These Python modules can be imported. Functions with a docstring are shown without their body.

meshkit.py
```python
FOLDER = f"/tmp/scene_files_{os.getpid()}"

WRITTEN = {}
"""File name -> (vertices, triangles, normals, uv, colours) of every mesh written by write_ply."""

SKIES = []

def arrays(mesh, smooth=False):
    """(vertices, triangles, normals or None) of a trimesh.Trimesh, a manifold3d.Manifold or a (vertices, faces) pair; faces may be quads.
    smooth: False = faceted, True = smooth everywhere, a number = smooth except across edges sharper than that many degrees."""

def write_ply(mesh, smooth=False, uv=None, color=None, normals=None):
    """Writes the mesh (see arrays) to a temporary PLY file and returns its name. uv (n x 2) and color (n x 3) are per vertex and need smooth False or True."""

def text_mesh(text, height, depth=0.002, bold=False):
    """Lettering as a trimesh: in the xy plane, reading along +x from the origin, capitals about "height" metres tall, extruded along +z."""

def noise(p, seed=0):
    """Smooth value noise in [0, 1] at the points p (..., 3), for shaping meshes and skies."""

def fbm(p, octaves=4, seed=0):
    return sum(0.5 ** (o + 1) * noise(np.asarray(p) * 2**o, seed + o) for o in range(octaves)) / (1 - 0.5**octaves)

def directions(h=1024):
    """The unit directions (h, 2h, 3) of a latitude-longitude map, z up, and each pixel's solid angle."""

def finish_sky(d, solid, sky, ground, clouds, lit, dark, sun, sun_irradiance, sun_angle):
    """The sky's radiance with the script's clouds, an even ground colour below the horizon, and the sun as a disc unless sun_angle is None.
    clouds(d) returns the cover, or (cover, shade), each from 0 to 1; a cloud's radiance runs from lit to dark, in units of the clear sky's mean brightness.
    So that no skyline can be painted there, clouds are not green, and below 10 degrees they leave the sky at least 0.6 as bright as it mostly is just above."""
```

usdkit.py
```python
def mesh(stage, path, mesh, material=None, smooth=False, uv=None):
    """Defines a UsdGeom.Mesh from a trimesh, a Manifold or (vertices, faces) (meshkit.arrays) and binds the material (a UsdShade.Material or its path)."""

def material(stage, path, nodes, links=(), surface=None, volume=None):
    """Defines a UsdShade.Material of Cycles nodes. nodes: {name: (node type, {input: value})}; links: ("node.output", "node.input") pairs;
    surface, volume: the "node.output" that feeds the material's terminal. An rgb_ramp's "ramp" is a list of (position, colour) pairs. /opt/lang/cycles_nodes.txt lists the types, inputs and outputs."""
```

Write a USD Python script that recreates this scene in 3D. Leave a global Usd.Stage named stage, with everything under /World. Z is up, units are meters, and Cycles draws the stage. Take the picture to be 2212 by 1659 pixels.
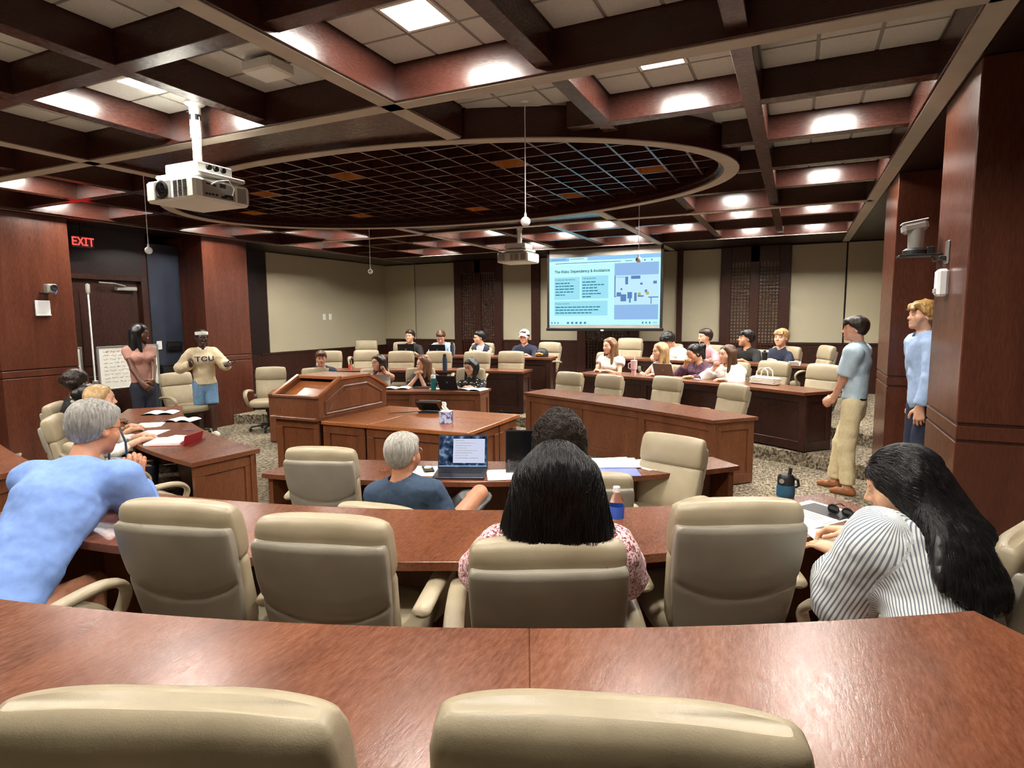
import math, random
import numpy as np, trimesh, usdkit, meshkit
import manifold3d as m3
from pxr import Usd, UsdGeom, UsdLux, UsdShade, Gf, Sdf, Vt
from shapely.geometry import Polygon, box as sbox

stage = Usd.Stage.CreateInMemory()
UsdGeom.SetStageUpAxis(stage, 'Z'); UsdGeom.SetStageMetersPerUnit(stage, 1.0)
stage.SetDefaultPrim(UsdGeom.Xform.Define(stage, '/World').GetPrim())
UsdGeom.Scope.Define(stage, '/World/Looks')
rng = np.random.default_rng(7); random.seed(7)

# ------------------------------------------------------------------ camera, light, exposure
CAM_Z = 1.84
cam = UsdGeom.Camera.Define(stage, '/World/camera')
cam.CreateHorizontalApertureAttr(36.0); cam.CreateVerticalApertureAttr(27.0)
cam.CreateFocalLengthAttr(36.0 * 1312.8 / 2212); cam.CreateClippingRangeAttr((0.03, 200.0))
cam.CreateFStopAttr(0.0)
RC = [[0.90610494, 0.4229775, -0.00799153], [-0.03931542, 0.10300006, 0.99390406], [0.42122219, -0.90026719, 0.1099584]]
cam.AddTransformOp().Set(Gf.Matrix4d(*RC[0], 0, *RC[1], 0, *RC[2], 0, 0, 0, CAM_Z, 1))
EXPOSURE = 3.1
cam.CreateExposureAttr(EXPOSURE)
LAMP = 30.0          # radiance of the square ceiling lamps
WARM = 70.0          # radiance of the small recessed lamps in the oval
SCREEN = 1.0         # radiance of the projected slide
_d = UsdLux.DomeLight.Define(stage, '/World/room_air'); _d.CreateIntensityAttr(0.06); _d.CreateColorAttr((1.0, 0.95, 0.9))

# ------------------------------------------------------------------ helpers
def lin(r, g, b):
    f = lambda c: c / 255 / 12.92 if c / 255 <= 0.04045 else ((c / 255 + 0.055) / 1.055) ** 2.4
    return (f(r), f(g), f(b))
MATS = {}
def mat(name, nodes, links=(), surface='p.BSDF'):
    MATS[name] = usdkit.material(stage, '/World/Looks/' + name, nodes, links, surface=surface); return MATS[name]
def plain(name, rgb, rough=0.6, **kw):
    return mat(name, {'p': ('principled_bsdf', {'base_color': lin(*rgb), 'roughness': rough, **kw})})
def emit(name, rgb, strength):
    return mat(name, {'e': ('emission', {'color': lin(*rgb), 'strength': strength})}, surface='e.emission')
def noisy(name, ramp, scale, rough=0.5, bump=0.0, bscale=None, vec='geometry.position', sc=(1, 1, 1), detail=4, bdist=0.002, distortion=0.0, tex='noise_texture', **kw):
    n = {'g': (vec.split('.')[0], {}), 'm': ('mapping', {'scale': sc}),
         'n': (tex, {'scale': scale, **({'detail': detail, 'distortion': distortion} if tex == 'noise_texture' else {})}),
         'r': ('rgb_ramp', {'ramp': [(t, lin(*c)) for t, c in ramp]}), 'p': ('principled_bsdf', {'roughness': rough, **kw})}
    l = [('g.' + vec.split('.')[1], 'm.vector'), ('m.vector', 'n.vector'), ('n.fac' if tex == 'noise_texture' else 'n.distance', 'r.fac'), ('r.color', 'p.base_color')]
    if bump:
        n['b'] = ('bump', {'strength': bump, 'distance': bdist}); n['n2'] = ('noise_texture', {'scale': bscale or scale * 4, 'detail': 3})
        l += [('m.vector', 'n2.vector'), ('n2.fac', 'b.height'), ('b.normal', 'p.normal')]
    return mat(name, n, l)

KEYS = {}
def numbered(parent, name):
    k = (parent, name); i = KEYS.get(k, 0); KEYS[k] = i + 1
    return f'{parent}/{name}' + (f'_{i:03d}' if i else '')
def tag(p, label=None, cat=None, group=None, kind=None):
    p = p.GetPrim() if hasattr(p, 'GetPrim') else p
    for k, v in (('label', label), ('category', cat), ('group', group), ('kind', kind)):
        if v: p.SetCustomDataByKey(k, v)
    return p
def thing(name, label=None, cat=None, loc=(0, 0, 0), rz=0.0, group=None, kind=None, sc=None):
    x = UsdGeom.Xform.Define(stage, numbered('/World', name))
    x.AddTranslateOp().Set(Gf.Vec3d(*map(float, loc))); x.AddRotateZOp().Set(float(rz))
    x.AddScaleOp().Set(Gf.Vec3f(*(sc or (1, 1, 1))))
    return tag(x, label, cat, group, kind)
def obj(name, mesh, m, parent=None, smooth=False, label=None, kind=None, cat=None, group=None, uv=None):
    par = str(parent.GetPath()) if parent is not None else '/World'
    if isinstance(mesh, MB): mesh = mesh.get()
    o = usdkit.mesh(stage, numbered(par, name), mesh, MATS[m] if isinstance(m, str) else m, smooth=smooth, uv=uv)
    return tag(o, label, cat, group, kind)
def dup(root, loc, rz, label, group=None, sc=None):
    r = thing(root.GetName().split('_0')[0], label, root.GetCustomDataByKey('category'), loc, rz, group or root.GetCustomDataByKey('group'), sc=sc)
    r.GetReferences().AddInternalReference(root.GetPath()); r.SetInstanceable(True); return r

def rot(ax, deg):
    return trimesh.transformations.rotation_matrix(math.radians(deg), ax)[:3, :3]
class MB:
    def __init__(s): s.v = []; s.f = []; s.n = 0
    def add(s, v, f):
        v = np.asarray(v, float); f = np.asarray(f, int)
        if f.shape[1] == 4: f = np.vstack([f[:, [0, 1, 2]], f[:, [0, 2, 3]]])
        s.v.append(v); s.f.append(f + s.n); s.n += len(v); return s
    def get(s): return np.vstack(s.v), np.vstack(s.f)
    def box(s, x0, x1, y0, y1, z0, z1, c=0.0):
        return s.cbox(((x0+x1)/2, (y0+y1)/2, (z0+z1)/2), (x1-x0, y1-y0, z1-z0), c)
    def cbox(s, cen, size, c=0.0, M=None):
        h = np.abs(np.array(size, float)) / 2
        if c <= 0:
            v = np.array([[sx, sy, sz] for sx in (-1, 1) for sy in (-1, 1) for sz in (-1, 1)]) * h
            f = np.array([[0, 1, 3, 2], [4, 6, 7, 5], [0, 4, 5, 1], [2, 3, 7, 6], [0, 2, 6, 4], [1, 5, 7, 3]])
        else:
            c = min(c, h.min() * .95); pts = []
            for sx in (-1, 1):
                for sy in (-1, 1):
                    for sz in (-1, 1):
                        S = np.array([sx, sy, sz])
                        for k in range(3):
                            q = h - c; q[k] = h[k]; pts.append(S * q)
            mm = m3.Manifold.hull_points(np.array(pts)).to_mesh(); v, f = mm.vert_properties[:, :3], mm.tri_verts
        if M is not None: v = v @ np.asarray(M).T
        return s.add(v + np.array(cen), f)
    def tube(s, pts, r, n=10, cap=True, flat=None):
        p = np.asarray(pts, float); r = np.broadcast_to(r, len(p)).astype(float)
        t = np.gradient(p, axis=0); t /= np.linalg.norm(t, axis=1, keepdims=True) + 1e-12
        a = np.zeros_like(p); up = np.array([0, 0, 1.0]) if abs(t[0, 2]) < .9 else np.array([1.0, 0, 0])
        a[0] = np.cross(t[0], up); a[0] /= np.linalg.norm(a[0])
        for i in range(1, len(p)):
            q = a[i-1] - t[i] * (a[i-1] @ t[i]); a[i] = q / (np.linalg.norm(q) + 1e-12)
        b = np.cross(t, a); an = np.arange(n) * 2 * np.pi / n
        ka, kb = flat or (1, 1)
        v = (p[:, None] + r[:, None, None] * (ka * np.cos(an)[None, :, None] * a[:, None] + kb * np.sin(an)[None, :, None] * b[:, None])).reshape(-1, 3)
        f = []
        for i in range(len(p) - 1):
            for j in range(n): f.append([i*n+j, i*n+(j+1) % n, (i+1)*n+(j+1) % n, (i+1)*n+j])
        s.add(v, f)
        if cap:
            for i, fl in ((0, 1), (len(p) - 1, 0)):
                vv = np.vstack([v[i*n:(i+1)*n], p[i]]); ff = [[j, n, (j+1) % n] if not fl else [(j+1) % n, n, j] for j in range(n)]
                s.add(vv, np.array(ff)[:, ::-1])
        return s
    def lathe(s, prof, cen=(0, 0, 0), n=20, M=None):
        pr = np.asarray(prof, float); an = np.arange(n) * 2 * np.pi / n
        v = np.stack([pr[:, None, 0] * np.cos(an), pr[:, None, 0] * np.sin(an), np.repeat(pr[:, 1:2], n, 1)], -1).reshape(-1, 3)
        f = [[i*n+j, i*n+(j+1) % n, (i+1)*n+(j+1) % n, (i+1)*n+j] for i in range(len(pr)-1) for j in range(n)]
        if M is not None: v = v @ np.asarray(M).T
        return s.add(v + np.array(cen), f)
    def ball(s, cen, r, M=None, sub=2):
        m = trimesh.creation.icosphere(sub); v = m.vertices * np.array(r)
        if M is not None: v = v @ np.asarray(M).T
        return s.add(v + np.array(cen), m.faces)
    def prism(s, poly, z0, z1, bev=0.0):
        P = np.asarray(poly, float)
        if np.sum(P[:, 0] * np.roll(P[:, 1], -1) - np.roll(P[:, 0], -1) * P[:, 1]) < 0: P = P[::-1]
        n = len(P); e = np.roll(P, -1, 0) - P; e /= np.linalg.norm(e, axis=1, keepdims=True) + 1e-12
        nr = np.stack([e[:, 1], -e[:, 0]], 1); bi = nr + np.roll(nr, 1, 0); bi /= np.maximum((bi * nr).sum(1, keepdims=True), .2)
        rings = [(P, z0), (P, z1)] if bev <= 0 else [(P - bi*bev, z0), (P, z0 + bev), (P, z1 - bev), (P - bi*bev, z1)]
        v = np.vstack([np.column_stack([q, np.full(n, z)]) for q, z in rings]); f = []
        for k in range(len(rings) - 1):
            for j in range(n): f.append([k*n+j, k*n+(j+1) % n, (k+1)*n+(j+1) % n, (k+1)*n+j])
        s.add(v, f)
        tv, tf = trimesh.creation.triangulate_polygon(Polygon(rings[-1][0]), engine='earcut')
        s.add(np.column_stack([tv, np.full(len(tv), z1)]), tf)
        tv, tf = trimesh.creation.triangulate_polygon(Polygon(rings[0][0]), engine='earcut')
        s.add(np.column_stack([tv, np.full(len(tv), z0)]), tf[:, ::-1]); return s
    def sheet(s, fn, nu, nv, th=0.0):
        u, w = np.meshgrid(np.linspace(0, 1, nu), np.linspace(0, 1, nv), indexing='ij'); v = fn(u.ravel(), w.ravel())
        i, j = np.meshgrid(np.arange(nu-1), np.arange(nv-1), indexing='ij'); a = (i*nv+j).ravel()
        f = np.stack([a, a+nv, a+nv+1, a+1], 1); s.add(v, f)
        if th: s.add(v - np.array([0, 0, th]), f[:, ::-1])
        return s
    def xf(s, M, t=(0, 0, 0)):
        s.v = [v @ np.asarray(M).T + np.array(t) for v in s.v]; return s
def arc3(a, b, c, n=24):
    a, b, c = (np.array(p, float) for p in (a, b, c))
    A = np.array([b - a, c - a]); rhs = np.array([(b @ b - a @ a) / 2, (c @ c - a @ a) / 2]); o = np.linalg.solve(A, rhs)
    r = np.linalg.norm(a - o); an = [math.atan2(*(p - o)[::-1]) for p in (a, b, c)]
    while an[1] - an[0] > math.pi: an[1] -= 2*math.pi
    while an[1] - an[0] < -math.pi: an[1] += 2*math.pi
    while an[2] - an[1] > math.pi: an[2] -= 2*math.pi
    while an[2] - an[1] < -math.pi: an[2] += 2*math.pi
    t = np.linspace(an[0], an[2], n); return np.column_stack([o[0] + r*np.cos(t), o[1] + r*np.sin(t)])
def offset(P, d):
    P = np.asarray(P, float); e = np.gradient(P, axis=0); e /= np.linalg.norm(e, axis=1, keepdims=True)
    return P + d * np.stack([-e[:, 1], e[:, 0]], 1)
# ------------------------------------------------------------------ materials
def wood(name, dark, mid, light, sc, rough=0.28, coat=0.0, bump=0.12, big=1.0):
    """Stained wood: broad figure, fine grain lines stretched along one axis, a faint pore relief."""
    n = {'g': ('geometry', {}), 'm': ('mapping', {'scale': sc}), 'm2': ('mapping', {'scale': tuple(4*x for x in sc)}),
         'n': ('noise_texture', {'scale': big, 'detail': 5, 'roughness': .6, 'distortion': .6}), 'n2': ('noise_texture', {'scale': 6, 'detail': 4, 'roughness': .65}),
         'x': ('mix_float', {'fac': .4}), 'r': ('rgb_ramp', {'ramp': [(.28, lin(*dark)), (.5, lin(*mid)), (.74, lin(*light))]}),
         'rr': ('map_range', {'from_min': .3, 'from_max': .7, 'to_min': rough*.85, 'to_max': rough*1.2}),
         'b': ('bump', {'strength': bump, 'distance': .002}), 'p': ('principled_bsdf', {'specular_ior_level': .5, 'coat_weight': coat, 'coat_roughness': .12})}
    l = [('g.position', 'm.vector'), ('g.position', 'm2.vector'), ('m.vector', 'n.vector'), ('m2.vector', 'n2.vector'), ('n.fac', 'x.a'), ('n2.fac', 'x.b'),
         ('x.result', 'r.fac'), ('r.color', 'p.base_color'), ('n2.fac', 'rr.value'), ('rr.result', 'p.roughness'), ('n2.fac', 'b.height'), ('b.normal', 'p.normal')]
    return mat(name, n, l)
wood('wood_desk', (78, 42, 26), (108, 62, 40), (132, 82, 55), (5, 1.2, 5), rough=.27, bump=.25)
wood('wood_table', (134, 76, 40), (164, 98, 54), (184, 118, 70), (1.2, 5, 5), rough=.25, bump=.12)
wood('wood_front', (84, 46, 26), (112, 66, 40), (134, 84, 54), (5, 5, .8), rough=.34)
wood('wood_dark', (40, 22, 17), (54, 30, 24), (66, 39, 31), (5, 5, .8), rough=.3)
wood('wood_column', (66, 34, 24), (86, 46, 33), (104, 60, 44), (7, 7, .6), rough=.26)
wood('wood_beam', (44, 23, 19), (60, 32, 26), (76, 42, 34), (1.2, 1.2, 5), rough=.24)
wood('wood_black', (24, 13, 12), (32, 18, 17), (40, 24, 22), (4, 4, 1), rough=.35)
noisy('navy_panel', [(.3, (44, 49, 62)), (.7, (54, 60, 74))], 3, rough=.3)
noisy('fabric_wall', [(.3, (168, 160, 138)), (.7, (184, 176, 152))], 260, rough=.95, bump=.25, bscale=500, bdist=.001)
noisy('fabric_light', [(.3, (178, 169, 142)), (.7, (194, 184, 156))], 260, rough=.95, bump=.25, bscale=500, bdist=.001)
noisy('cream_trim', [(.3, (176, 168, 154)), (.7, (186, 178, 164))], 8, rough=.7)
noisy('tile_white', [(.35, (196, 196, 190)), (.65, (208, 208, 202))], 90, rough=.9, bump=.2, bscale=220, bdist=.001)
plain('tile_rail', (150, 148, 142), .6)
plain('black_metal', (18, 18, 20), .4); plain('dark_plastic', (28, 28, 30), .45); plain('chrome', (200, 200, 200), .2, metallic=1.0)
plain('white_plastic', (226, 226, 220), .45); plain('grey_plastic', (150, 148, 142), .5); plain('white_paper', (238, 237, 232), .8); plain('black_gap', (8, 7, 7), .8)
emit('lamp_glow', (255, 249, 238), LAMP); emit('warm_glow', (255, 196, 120), WARM)
# leather: pebbled, slightly worn
def leather(name, a, b, rough=.42):
    n = {'t': ('texture_coordinate', {}), 'n': ('noise_texture', {'scale': 5, 'detail': 4}), 'v': ('voronoi_texture', {'scale': 420}), 'w': ('noise_texture', {'scale': 30, 'detail': 3}),
         'r': ('rgb_ramp', {'ramp': [(.3, lin(*a)), (.7, lin(*b))]}), 'b': ('bump', {'strength': .12, 'distance': .001}), 'b2': ('bump', {'strength': .15, 'distance': .003}),
         'p': ('principled_bsdf', {'roughness': rough, 'specular_ior_level': .45})}
    return mat(name, n, [('t.object', 'n.vector'), ('t.object', 'v.vector'), ('t.object', 'w.vector'), ('n.fac', 'r.fac'), ('r.color', 'p.base_color'), ('v.distance', 'b.height'), ('w.fac', 'b2.height'), ('b.normal', 'b2.normal'), ('b2.normal', 'p.normal')])
leather('leather_beige', (160, 147, 122), (176, 163, 138)); leather('leather_shell', (140, 133, 120), (154, 147, 133), .38); leather('leather_head', (150, 137, 112), (166, 153, 128))
# carpet: short dashes of beige and charcoal laid at random
mat('carpet', {'g': ('geometry', {}), 'm': ('mapping', {'scale': (16, 46, 30)}), 'm2': ('mapping', {'scale': (46, 16, 30)}), 'v': ('noise_texture', {'scale': 1, 'detail': 1}), 'v2': ('noise_texture', {'scale': 1, 'detail': 1}),
    'f': ('noise_texture', {'scale': 300, 'detail': 2}), 'x': ('mix_float', {'fac': .5}), 'x2': ('mix_float', {'fac': .18}),
    'r': ('rgb_ramp', {'ramp': [(.38, lin(66, 58, 50)), (.47, lin(112, 102, 88)), (.53, lin(150, 139, 120)), (.62, lin(176, 164, 142))]}),
    'b': ('bump', {'strength': .5, 'distance': .004}), 'p': ('principled_bsdf', {'roughness': .95, 'specular_ior_level': .1})},
    [('g.position', 'm.vector'), ('g.position', 'm2.vector'), ('m.vector', 'v.vector'), ('m2.vector', 'v2.vector'), ('g.position', 'f.vector'), ('v.fac', 'x.a'), ('v2.fac', 'x.b'), ('x.result', 'x2.a'), ('f.fac', 'x2.b'), ('x2.result', 'r.fac'), ('r.color', 'p.base_color'), ('f.fac', 'b.height'), ('b.normal', 'p.normal')])
# ------------------------------------------------------------------ the room
SOF, TILE = 3.2, 3.42                 # soffit of the great beams, plane of the ceiling tiles
XS = [-8.78, -5.61, -2.435, .765]     # beams running away from the camera
YS = [.24, 3.41, 8.65, 11.79]         # beams running across
CX, CY, EA, EB = -4.0, 6.05, 3.47, 2.06
def struct(name, label): return thing(name, label, None, kind='structure')
T1, T2 = .17, .34
floor = struct('floor', 'patterned grey and beige carpet floor with stepped seating tiers')
obj('ground_carpet', MB().box(-11, 3, -3, 14, -.1, 0), 'carpet', floor)
farT1 = [(-10.6, 7.25), (-9.2, 7.3), (-8.3, 7.85), (-7.3, 8.45), (-6.1, 8.95), (-5, 9.2), (-3.2, 9.15), (-2.2, 8.95), (-1.3, 8.68), (-.45, 8.32), (.13, 8.06), (.56, 7.78), (.84, 7.55), (.84, 7.3), (3, 7.3), (3, 14), (-10.6, 14)]
farT2 = [(-10.6, 8.4), (-9.3, 8.6), (-8.0, 9.5), (-6.4, 10.05), (-4.9, 10.25), (-3.1, 10.25), (-1.6, 10.05), (-.2, 9.55), (.5, 9.05), (.95, 8.6), (3, 8.4), (3, 14), (-10.6, 14)]
nearT1 = [(-10.6, 4.5), (-9.0, 4.3), (-7.9, 3.7), (-6.4, 2.7), (-4.5, 2.45), (-3.4, 2.3), (-1.6, 2.62), (-.6, 3.1), (.12, 3.62), (.5, 3.55), (.84, 3.9), (3, 4.0), (3, -3), (-10.6, -3)]
nearT2 = [(-10.6, 2.4), (-8, 2.0), (-5, 1.1), (-3.3, .75), (-2, .98), (-1, 1.25), (.1, 1.75), (.55, 2.02), (.86, 2.3), (3, 2.3), (3, -3), (-10.6, -3)]
for nm, pl, z in (('seating_tier', farT1, T1), ('seating_tier', farT2, T2), ('seating_tier', nearT1, T1), ('seating_tier', nearT2, T2)):
    obj(nm, MB().prism(pl, -.02, z, .012), 'carpet', floor)
obj('landing', MB().box(.84, 3, 5.02, 7.3, -.02, T1, .01), 'carpet', floor)

ceiling = struct('ceiling', 'dark wood coffered ceiling with cream soffit strips and white tiles')
obj('slab', MB().box(-11, 3, -3, 14, 3.62, 3.7), 'black_gap', ceiling)
# dark soffits around the rim of the room
obj('perimeter_soffit', MB().box(-11, -8.86, -3, 14, SOF, SOF + .12), 'wood_black', ceiling)
obj('perimeter_soffit', MB().box(.84, 3, -3, 14, SOF, SOF + .12), 'wood_black', ceiling)
obj('perimeter_soffit', MB().box(-8.86, .84, 11.87, 14, SOF + .004, SOF + .12), 'wood_black', ceiling)
obj('perimeter_soffit', MB().box(-8.86, .84, -3, .16, SOF + .004, SOF + .12), 'wood_black', ceiling)
def outside(x, y, a=EA, b=EB): return ((x - CX) / a) ** 2 + ((y - CY) / b) ** 2 > 1
def beam(x0, x1, y0, y1, z0, m='wood_beam', c=.004):
    obj('beam', MB().box(x0, x1, y0, y1, z0, 3.62, c), m, ceiling)
def span_out(fix, a, b, along, half, ea, eb):
    """Intervals of [a, b] along one axis that stay outside the oval."""
    c, o = (fix - CX, CY) if along == 'y' else (fix - CY, CX)
    A, B = (ea, eb) if along == 'y' else (eb, ea)
    k = 1 - ((abs(c) - half) / A) ** 2 if abs(c) > half else 1
    if k <= 0: return [(a, b)]
    h = B * math.sqrt(k); lo, hi = o - h, o + h
    return [(p, q) for p, q in ((a, min(b, lo)), (max(a, hi), b)) if q - p > .03]
def strip(x0, x1, y0, y1): obj('soffit_strip', MB().box(x0, x1, y0, y1, SOF - .006, SOF + .02, .002), 'cream_trim', ceiling)
for x in XS:
    for a, b in span_out(x, -3, 13.2, 'y', .07, EA, EB):
        beam(x - .075, x + .075, a, b, SOF)
        if x > -8: strip(x - .06, x + .06, a, b)
    if x < -8: obj('soffit_strip', MB().box(x - .075, x - .06, -3, 13.2, SOF - .004, SOF + .01), 'cream_trim', ceiling)
for y in YS:
    for a, b in span_out(y, XS[0], XS[-1], 'x', .07, EA, EB):
        beam(a, b, y - .075, y + .075, SOF + .001)
        if y < 11: strip(a, b, y - .058, y + .058)
        else: obj('soffit_strip', MB().box(a, b, y - .075, y - .055, SOF - .004, SOF + .01), 'cream_trim', ceiling)
xs3, ys = [], []
for i in range(3):
    a, b = XS[i] + .075, XS[i+1] - .075; xs3 += [a + (b-a)*k/3 for k in (1, 2)]
for i, n in enumerate((3, 5, 3)):
    a, b = YS[i] + .075, YS[i+1] - .075; ys += [a + (b-a)*k/n for k in range(1, n)]
SB = .235
for x in xs3:
    for a, b in span_out(x, YS[0], YS[-1], 'y', .05, EA, EB): beam(x - .055, x + .055, a, b, SOF + .035, c=.003)
for y in ys:
    for a, b in span_out(y, XS[0], XS[-1], 'x', .05, EA, EB): beam(a, b, y - .055, y + .055, SOF + .036, c=.003)
# coffers: three by three tiles in each
gx = sorted(XS + xs3); gy = sorted(YS + ys)
def edge(v, lst): return .075 if v in lst else .055
COFFER = []; tiles = []
for i in range(len(gx) - 1):
    for j in range(len(gy) - 1):
        x0, x1 = gx[i] + edge(gx[i], XS), gx[i+1] - edge(gx[i+1], XS); y0, y1 = gy[j] + edge(gy[j], YS), gy[j+1] - edge(gy[j+1], YS)
        cx, cy = (x0+x1)/2, (y0+y1)/2
        corners = [outside(x, y, EA - .1, EB - .1) for x in (x0, x1) for y in (y0, y1)]
        if not any(corners): continue
        COFFER.append((cx, cy, all(corners)))
        for a in range(3):
            for b in range(3):
                px, py = (x1-x0)/3, (y1-y0)/3; tx, ty = x0 + (a+.5)*px, y0 + (b+.5)*py
                if outside(tx, ty, EA - .05, EB - .05): tiles.append((tx, ty, px - .022, py - .022, i, j))
obj('tile_rails', MB().box(-8.8, .8, .2, 11.85, TILE + .008, TILE + .03), 'tile_rail', ceiling)
# which coffer has a lamp or an air grille in its middle tile: a chequer of lamps
def coffer_at(x, y): return min(COFFER, key=lambda c: (c[0]-x)**2 + (c[1]-y)**2)
LAMPS = [(-1.9, 2.87), (-4.07, 2.89), (-.85, 4.12), (.21, 5.09), (.2, 7.19), (-.83, 8.2), (-7.29, 4.09), (-8.35, 5.05), (-8.3, 7.2), (-7.2, 8.2), (-5.2, 9.2), (-6.2, 10.2), (-8.3, 9.3), (-7.2, 11.2), (-5.2, 11.2),
         (-4.0, 10.2), (-3.0, 9.2), (-3.0, 11.2), (-1.9, 10.2), (-.85, 11.2), (.2, 9.3), (-.85, 9.3), (.2, 11.2), (-7.2, .8), (-5.2, .8), (-3.0, .8), (-.85, .8), (.2, 1.85), (-8.3, 1.8), (-6.2, 1.8)]
LAMPS = sorted({coffer_at(*p)[:2] for p in LAMPS})
VENTS = sorted({coffer_at(*p)[:2] for p in [(.2, 6.1), (.2, 8.2)]})
tiles = [t for t in tiles if not any(abs(t[0]-c[0]) < .1 and abs(t[1]-c[1]) < .1 for c in LAMPS + VENTS)]
tiles.sort(key=lambda t: (t[0]+1.2)**2 + (t[1]-4.2)**2 if t[1] > 2.2 or t[0] < -2.5 else 900)
for t in tiles[:296]: obj('ceiling_tile', MB().box(t[0]-t[2]/2, t[0]+t[2]/2, t[1]-t[3]/2, t[1]+t[3]/2, TILE, TILE + .012), 'tile_white', ceiling)
rest = MB()
for t in tiles[296:]: rest.box(t[0]-t[2]/2, t[0]+t[2]/2, t[1]-t[3]/2, t[1]+t[3]/2, TILE, TILE + .012)
obj('distant_tiles', rest, 'tile_white', ceiling, kind='stuff')
# the dark flat panels beside the oval and the oval ring itself
def ell(a, b, n=96): t = np.linspace(0, 2*np.pi, n, endpoint=False); return np.column_stack([CX + a*np.cos(t), CY + b*np.sin(t)])
def ring(a0, b0, a1, b1, z0, z1):
    P, Q = ell(a0, b0), ell(a1, b1); n = len(P); m = MB()
    v = np.vstack([np.column_stack([X, np.full(n, z)]) for X, z in ((P, z0), (P, z1), (Q, z1), (Q, z0))]); j = np.arange(n); k = (j + 1) % n
    return m.add(v, np.vstack([np.stack([r*n+j, r*n+k, ((r+1) % 4)*n+k, ((r+1) % 4)*n+j], 1) for r in range(4)]))
obj('oval_ring', ring(EA, EB, EA - .16, EB - .14, SOF, 3.62), 'wood_beam', ceiling)
obj('oval_trim', ring(EA - .006, EB - .006, EA - .14, EB - .12, SOF - .008, SOF + .01), 'cream_trim', ceiling)
obj('oval_ledge', ring(EA - .15, EB - .13, EA - .19, EB - .17, SOF + .04, SOF + .06), 'wood_beam', ceiling)
for x0, x1, y0, y1 in ((XS[1] + .08, XS[2] - .08, YS[1] + .08, 4.55), (XS[1] + .08, XS[2] - .08, 7.75, YS[2] - .08)):
    r = Polygon([(x0, y0), (x1, y0), (x1, y1), (x0, y1)]).difference(Polygon(ell(EA - .02, EB - .02)))
    for g in (r.geoms if hasattr(r, 'geoms') else [r]):
        if g.area > .02: obj('soffit_panel', MB().prism(list(g.exterior.coords)[:-1], SOF + .03, SOF + .05), 'wood_beam', ceiling)
# egg-crate louvre in the oval
LZ0, LZ1 = 3.3, 3.42; ia, ib = EA - .17, EB - .15
for k in range(-18, 18):
    x = -2.12 + .29 * k; q = 1 - ((x - CX) / ia) ** 2
    if q > .01: h = ib * math.sqrt(q); obj('louver_slat', MB().box(x-.011, x+.011, CY-h, CY+h, LZ0, LZ1), 'wood_beam', ceiling)
for k in range(-10, 12):
    y = 5.03 + .29 * k; q = 1 - ((y - CY) / ib) ** 2
    if q > .01: h = ia * math.sqrt(q); obj('louver_slat', MB().box(CX-h, CX+h, y-.011, y+.011, LZ0 + .001, LZ1 - .001), 'wood_beam', ceiling)

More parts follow.
